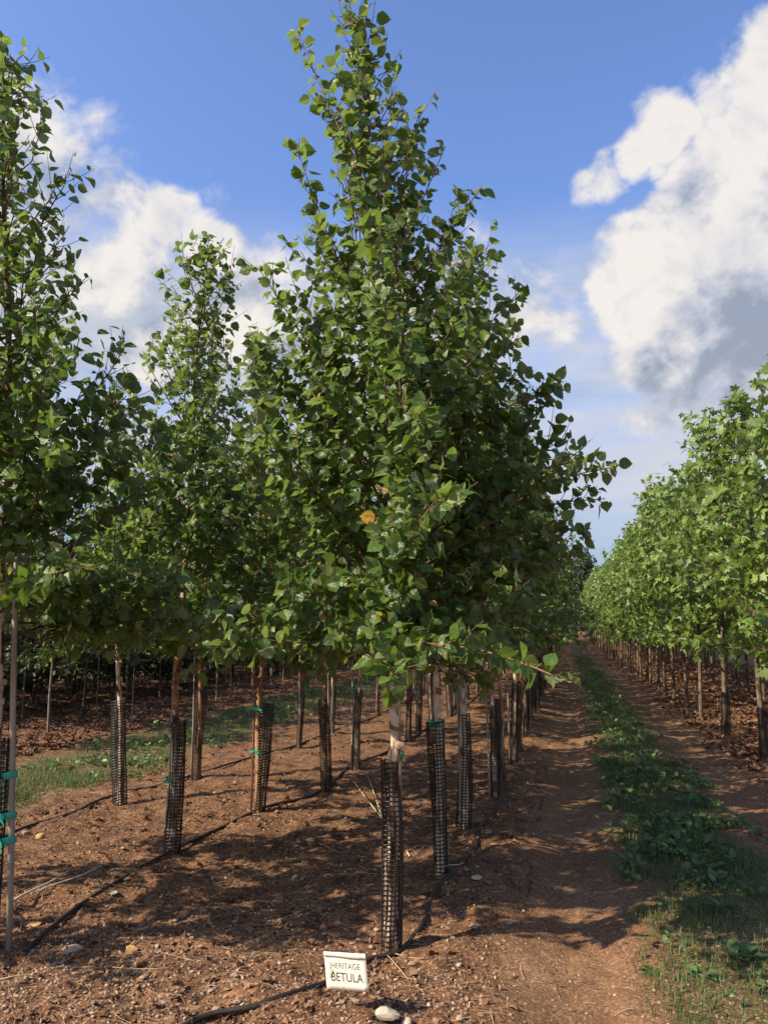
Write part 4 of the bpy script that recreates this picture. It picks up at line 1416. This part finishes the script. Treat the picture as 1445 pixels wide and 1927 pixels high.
def stone(px, py, size, me, label, group='stones lying on the soil', rz=0.0, flat=1.0):
    p = at(px, py)
    o = put('stone', me, None, p + np.array([0, 0, 0.18 * size * flat]))
    o.rotation_euler = (random.uniform(-0.2, 0.2), random.uniform(-0.2, 0.2), rz or random.uniform(0, 6))
    o.scale = (size, size, size * flat)
    return tag(o, label, 'stone', group)


stone(728, 1922, 0.095, PALE_ME[0], 'large pale angular stone at the near edge right of the sign', rz=0.4, flat=1.5)
stone(765, 1930, 0.05, PALE_ME[1], 'small pale stone touching the large pale stone', rz=1.4, flat=1.2)
stone(897, 1654, 0.075, PALE_ME[1], 'flat pale slab right of the second lane birch', rz=2.0, flat=0.7)
stone(890, 1747, 0.05, ROCK_ME[2], 'rounded tan stone on the soil between the hose and the lane')
stone(248, 1794, 0.075, OCHRE_ME[0], 'yellow ochre stone tilted up in the gravel', rz=0.6, flat=1.3)
stone(138, 1788, 0.095, ROCK_ME[6], 'flat grey slab near the end of the left hose', rz=0.5, flat=0.55)
stone(68, 1742, 0.085, OCHRE_ME[1], 'flat tan slab right of the thick grey stake', rz=0.3, flat=0.5)
stone(214, 1682, 0.075, PALE_ME[0], 'pale flat stone beside the left hose', rz=2.4, flat=0.6)
stone(237, 1647, 0.055, ROCK_ME[4], 'grey stone near the two dry canes', rz=1.2)
stone(78, 1578, 0.085, OCHRE_ME[1], 'reddish ochre stone behind the thick grey stake', rz=1.9, flat=1.2)
stone(52, 1572, 0.09, ROCK_ME[1], 'brown stone touching the reddish ochre stone', rz=2.6, flat=1.1)
stone(612, 1432, 0.11, OCHRE_ME[0], 'orange stone lying just left of the slim red brown trunk base', rz=0.2, flat=1.0)
for i in range(120):
    if i < 80:
        px, py = random.uniform(5, 1000), random.uniform(1690, 1925)
    else:
        px, py = random.uniform(40, 1000), random.uniform(1460, 1690)
    d = at(px, py)
    stone(px, py, random.uniform(0.018, 0.042) * (1.0 if i < 80 else 1.3), ROCK_ME[i % 7], 'small brown stone among the gravel and bark chips', 'small loose stones on the soil', flat=random.uniform(0.6, 1.2))


# ------------------------------------------------------------------ hoses and sticks
def along(pts, n, lift, r):
    pts = np.array(pts)
    s = np.concatenate([[0], np.cumsum(np.linalg.norm(np.diff(pts[:, :2], axis=0), axis=1))])
    u = np.linspace(0, s[-1], n)
    # smooth by Catmull-Rom
    P = []
    for v in u:
        i = min(len(s) - 2, max(0, int(np.searchsorted(s, v) - 1)))
        t = (v - s[i]) / max(1e-6, s[i + 1] - s[i])
        p0, p1, p2, p3 = pts[max(0, i - 1)], pts[i], pts[i + 1], pts[min(len(pts) - 1, i + 2)]
        P.append(0.5 * ((2 * p1) + (-p0 + p2) * t + (2 * p0 - 5 * p1 + 4 * p2 - p3) * t ** 2 + (-p0 + 3 * p1 - 3 * p2 + p3) * t ** 3))
    P = np.array(P)
    z = gh(P[:, 0], P[:, 1])
    zs = np.convolve(np.pad(z, 4, mode='edge'), np.ones(9) / 9, 'valid')
    P[:, 2] = np.maximum(zs, z - r * 0.8) + r * 0.7 + lift
    return P


def hose(pix, r, label, n=90, far=None):
    pts = [at(*q) for q in pix]
    if far is not None:
        pts += [np.array([a, b, 0.0]) for a, b in far]
    P = along(pts, n, 0.0, r)
    g = Geo()
    V, lo, si = tubes(P, r, 8, True)
    g.tiled(V, lo, si)
    return tag(put('irrigation_hose', g.mesh('irrigation_hose', [M_HOSE], True)), label, 'hose', 'black drip hoses along the birch rows')


hose([(330, 1945), (390, 1918), (500, 1885), (600, 1858), (690, 1812), (752, 1792), (795, 1742), (820, 1680), (855, 1640), (893, 1598), (900, 1560), (935, 1515), (950, 1470)], 0.0125,
     'black hose passing behind the sign and the front birch base', 130)
hose([(48, 1792), (130, 1725), (230, 1655), (330, 1600), (420, 1558), (500, 1523), (600, 1490), (660, 1440), (720, 1420), (772, 1394)], 0.012,
     'long black hose running past the leaning stake and the rusty stake', 130, [(-2.05, 15), (-2.0, 24)])
hose([(-40, 1600), (50, 1560), (130, 1533), (200, 1508), (300, 1480), (420, 1445), (520, 1412), (570, 1400)], 0.012,
     'black hose along the near edge of the grass alley', 110, [(-3.4, 14), (-3.25, 24)])


def stick(pix, r, label, mat, lift=(0.01, 0.01), group='loose sticks on the ground', name='dry_stick'):
    a, b = at(*pix[0]), at(*pix[1])
    t = np.linspace(0, 1, 7)
    P = a + (b - a) * t[:, None]
    P[:, 2] = np.linspace(a[2] + lift[0], b[2] + lift[1], 7) + 0.004 * np.sin(t * 7)
    P[:, 0] += 0.004 * np.sin(t * 5 + r * 900)
    g = Geo()
    V, lo, si = tubes(P, r * np.linspace(1.1, 0.7, 7), 6, True)
    g.tiled(V, lo, si, 0, [0.8])
    return tag(put(name, g.mesh(name, [mat], True)), label, 'stick', group)


stick([(772, 1606), (668, 1480)], 0.0055, 'long pale stick lying across behind the front birch guard', M_STICK, (0.012, 0.03))
stick([(722, 1548), (692, 1466)], 0.005, 'shorter pale stick left of the front birch guard', M_STICK, (0.012, 0.03))
stick([(22, 1712), (134, 1646)], 0.006, 'steeper of the two dry canes behind the thick grey stake', M_STICK, (0.02, 0.03))
stick([(60, 1692), (192, 1637)], 0.005, 'flatter of the two dry canes behind the thick grey stake', M_STICK, (0.02, 0.025))
stick([(838, 1640), (872, 1633)], 0.004, 'short pale twig across the hose at the second lane birch', M_STICK, (0.03, 0.03))
stick([(0, 1846), (150, 1826)], 0.0025, 'thin brown reed lying on the gravel, left half', M_STRAW, (0.008, 0.014))
stick([(150, 1826), (318, 1826)], 0.002, 'thin brown reed lying on the gravel, right half', M_STRAW, (0.014, 0.008))
stick([(720, 1800), (800, 1812)], 0.003, 'thin brown twig at the front birch base', M_STRAW, (0.02, 0.01))
stick([(728, 1806), (795, 1872)], 0.0025, 'straw coloured twig pointing from the front birch base towards the camera', M_STRAW, (0.02, 0.01))
stick([(725, 1861), (800, 1832)], 0.0025, 'dark thin twig right of the sign', M_TWIG, (0.012, 0.02))
stick([(640, 1622), (662, 1598)], 0.004, 'short dark twig left of the front birch guard', M_TWIG, (0.01, 0.02))
stick([(600, 1590), (645, 1610)], 0.0025, 'thin grey twig joining the short dark twig', M_STRAW, (0.012, 0.015))

# ------------------------------------------------------------------ the sign
def paper_material():
    m, t = material('sign_paper')
    co = t.n('ShaderNodeTexCoord').outputs['Object']
    n = t.noise(co, 35.0, 4.0, 0.6)
    col = t.ramp(n, [(0.28, (0.50, 0.42, 0.31)), (0.42, (0.68, 0.62, 0.51)), (0.65, (0.76, 0.71, 0.61))])
    b = t.n('ShaderNodeBump', {'Strength': 0.15, 'Distance': 0.004, 'Height': t.noise(co, 22.0, 3.0)})
    finish(t, t.n('ShaderNodeBsdfPrincipled', {'Base Color': col, 'Roughness': 0.55, 'Normal': b.outputs[0]}).outputs[0])
    return m


M_PAPER = paper_material()
M_INK = simple('ink', [(0.2, (0.03, 0.03, 0.035)), (0.8, (0.06, 0.06, 0.065))], 0.7, 30, 0.0, 60, False)
M_TEAR = simple('torn_paper', [(0.2, (0.42, 0.32, 0.19)), (0.8, (0.62, 0.52, 0.36))], 0.8, 60, 0.2, 60, False)
M_WIRE = simple('sign_wire', [(0.2, (0.20, 0.16, 0.12)), (0.8, (0.36, 0.29, 0.22))], 0.5, 40, 0.1, 60, False)
sb = at(652, 1908)
D = sb[1]
tl, trr, br_, bl = pt(612.5, 1791, D + 0.022), pt(690.5, 1796, D - 0.022), pt(690, 1867, D - 0.022), pt(613, 1860.5, D + 0.022)
wdt = np.linalg.norm(trr - tl)
hgt = np.linalg.norm(tl - bl)
root = thing('garden_sign', 'small white paper sign on two wire legs in front of the front birch', 'sign', sb)
ex = unit(((trr - tl) + (br_ - bl)) / 2)
eu = unit(((tl - bl) + (trr - br_)) / 2)
eu = unit(eu - ex * (ex @ eu))
en = np.cross(ex, eu)
ctr = (tl + trr + br_ + bl) / 4 - sb
FR = Matrix([[ex[0], eu[0], en[0], ctr[0]], [ex[1], eu[1], en[1], ctr[1]], [ex[2], eu[2], en[2], ctr[2]], [0, 0, 0, 1]])
# panel: slightly bowed card with thickness and a folded lip along its upper edge
nx, ny = 10, 8
V, lo, si = [], [], []
for side in (0, 1):
    for j in range(ny):
        for i in range(nx):
            u, v = i / (nx - 1) - 0.5, j / (ny - 1) - 0.5
            z = 0.0006 * math.cos(u * 3) + 0.0004 * math.sin(v * 7 + u * 4) - (0.0012 if side else 0)
            V.append((u * wdt, v * hgt, z))
for side in (0, 1):
    o_ = side * nx * ny
    for j in range(ny - 1):
        for i in range(nx - 1):
            q = [o_ + j * nx + i, o_ + j * nx + i + 1, o_ + (j + 1) * nx + i + 1, o_ + (j + 1) * nx + i]
            lo += q if side == 0 else q[::-1]
            si.append(4)
edge = [i for i in range(nx)] + [j * nx + nx - 1 for j in range(1, ny)] + [(ny - 1) * nx + i for i in range(nx - 2, -1, -1)] + [j * nx for j in range(ny - 2, 0, -1)]
for a_, b_ in zip(edge, edge[1:] + edge[:1]):
    lo += [b_, a_, a_ + nx * ny, b_ + nx * ny]
    si.append(4)
g = Geo()
g.tiled(np.array(V), lo, si)
put('panel', g.mesh('panel', [M_PAPER], True), root).matrix_basis = FR
# lip: a strip of the sleeve folded over the top, standing 3 mm proud at its lower edge
V, lo, si = [], [], []
for i in range(11):
    u = i / 10 - 0.5
    low = hgt * (0.5 - 0.115 - 0.012 * math.sin(u * 5 + 1.0) - 0.015 * (u > 0.3))
    for (yy, zz) in ((hgt * 0.503, 0.0), (hgt * 0.503, 0.0032), (low, 0.0058 + 0.0012 * math.sin(u * 9)), (low, 0.005 + 0.0012 * math.sin(u * 9))):
        V.append((u * wdt * 1.004, yy, zz))
for i in range(10):
    for j in range(3):
        lo += [4 * i + j, 4 * i + j + 1, 4 * i + j + 5, 4 * i + j + 4]
        si.append(4)
g = Geo()
g.tiled(np.array(V), lo, si)
put('folded_lip', g.mesh('folded_lip', [M_PAPER], True), root).matrix_basis = FR


def words(txt, cx, cy, width, bold):
    cu = bpy.data.curves.new('lettering', 'FONT')
    cu.body = txt
    cu.size = 0.03
    cu.extrude = 0.0003
    cu.offset = 0.0003 if bold else 0.0
    cu.align_x = 'CENTER'
    o = bpy.data.objects.new('lettering_source', cu)
    COL.objects.link(o)
    bpy.context.view_layer.update()
    dg = bpy.context.evaluated_depsgraph_get()
    me = bpy.data.meshes.new_from_object(o.evaluated_get(dg))
    bpy.data.objects.remove(o)
    co = np.zeros(len(me.vertices) * 3)
    me.vertices.foreach_get('co', co)
    co = co.reshape(-1, 3)
    w0 = co[:, 0].max() - co[:, 0].min()
    co[:, 0] = (co[:, 0] - (co[:, 0].max() + co[:, 0].min()) / 2) * width / w0 + cx
    co[:, 1] = co[:, 1] * width / w0 * (1.12 if bold else 1.05) + cy
    uu, vv = co[:, 0] / wdt, co[:, 1] / hgt
    co[:, 2] = 0.0006 * np.cos(uu * 3) + 0.0004 * np.sin(vv * 7 + uu * 4) + 0.0004 + co[:, 2] * 0.3
    me.vertices.foreach_set('co', co.ravel())
    me.materials.clear()
    me.materials.append(M_INK)
    me.name = 'lettering'
    me.update()
    l = put('lettering', me, root)
    l.matrix_basis = FR
    return l


words('HERITAGE', 0.000, hgt * 0.07, wdt * 0.70, False)
words('BETULA', wdt * 0.02, -hgt * 0.265, wdt * 0.76, True)
# torn flap of the sleeve over the start of the second word
g = Geo()
fl = np.array([(-0.40, 0.16, 0.0014), (-0.395, -0.02, 0.0034), (-0.31, 0.0, 0.0060), (-0.405, -0.12, 0.0030), (-0.385, -0.20, 0.0016), (-0.41, 0.00, 0.0014), (-0.36, -0.04, 0.0050)]) * np.array([wdt, hgt, 1])
g.tiled(fl, [0, 5, 1, 0, 1, 6, 0, 6, 2, 1, 3, 6, 5, 3, 1, 3, 4, 6, 6, 4, 2], [3] * 7)
put('torn_flap', g.mesh('torn_flap', [M_TEAR]), root).matrix_basis = FR
g = Geo()
fl = np.array([(-0.34, -0.29, 0.0018), (-0.30, -0.33, 0.0024), (-0.22, -0.36, 0.0026), (-0.27, -0.30, 0.0040)]) * np.array([wdt, hgt, 1])
g.tiled(fl, [0, 1, 3, 1, 2, 3], [3] * 2)
put('torn_flap', g.mesh('torn_flap', [M_PAPER]), root).matrix_basis = FR
for u in (-0.15, 0.13):
    topp = np.array(FR @ Vector((u * wdt, 0.42 * hgt, -0.004)))
    bot = np.array([topp[0] + 0.002, topp[1], -0.10])
    g = Geo()
    V, lo, si = tubes(np.stack([topp, (topp + bot) / 2 + np.array([0.002, 0, 0]), bot]), 0.0016, 6, True)
    g.tiled(V, lo, si)
    put('leg', g.mesh('leg', [M_WIRE], True), root)
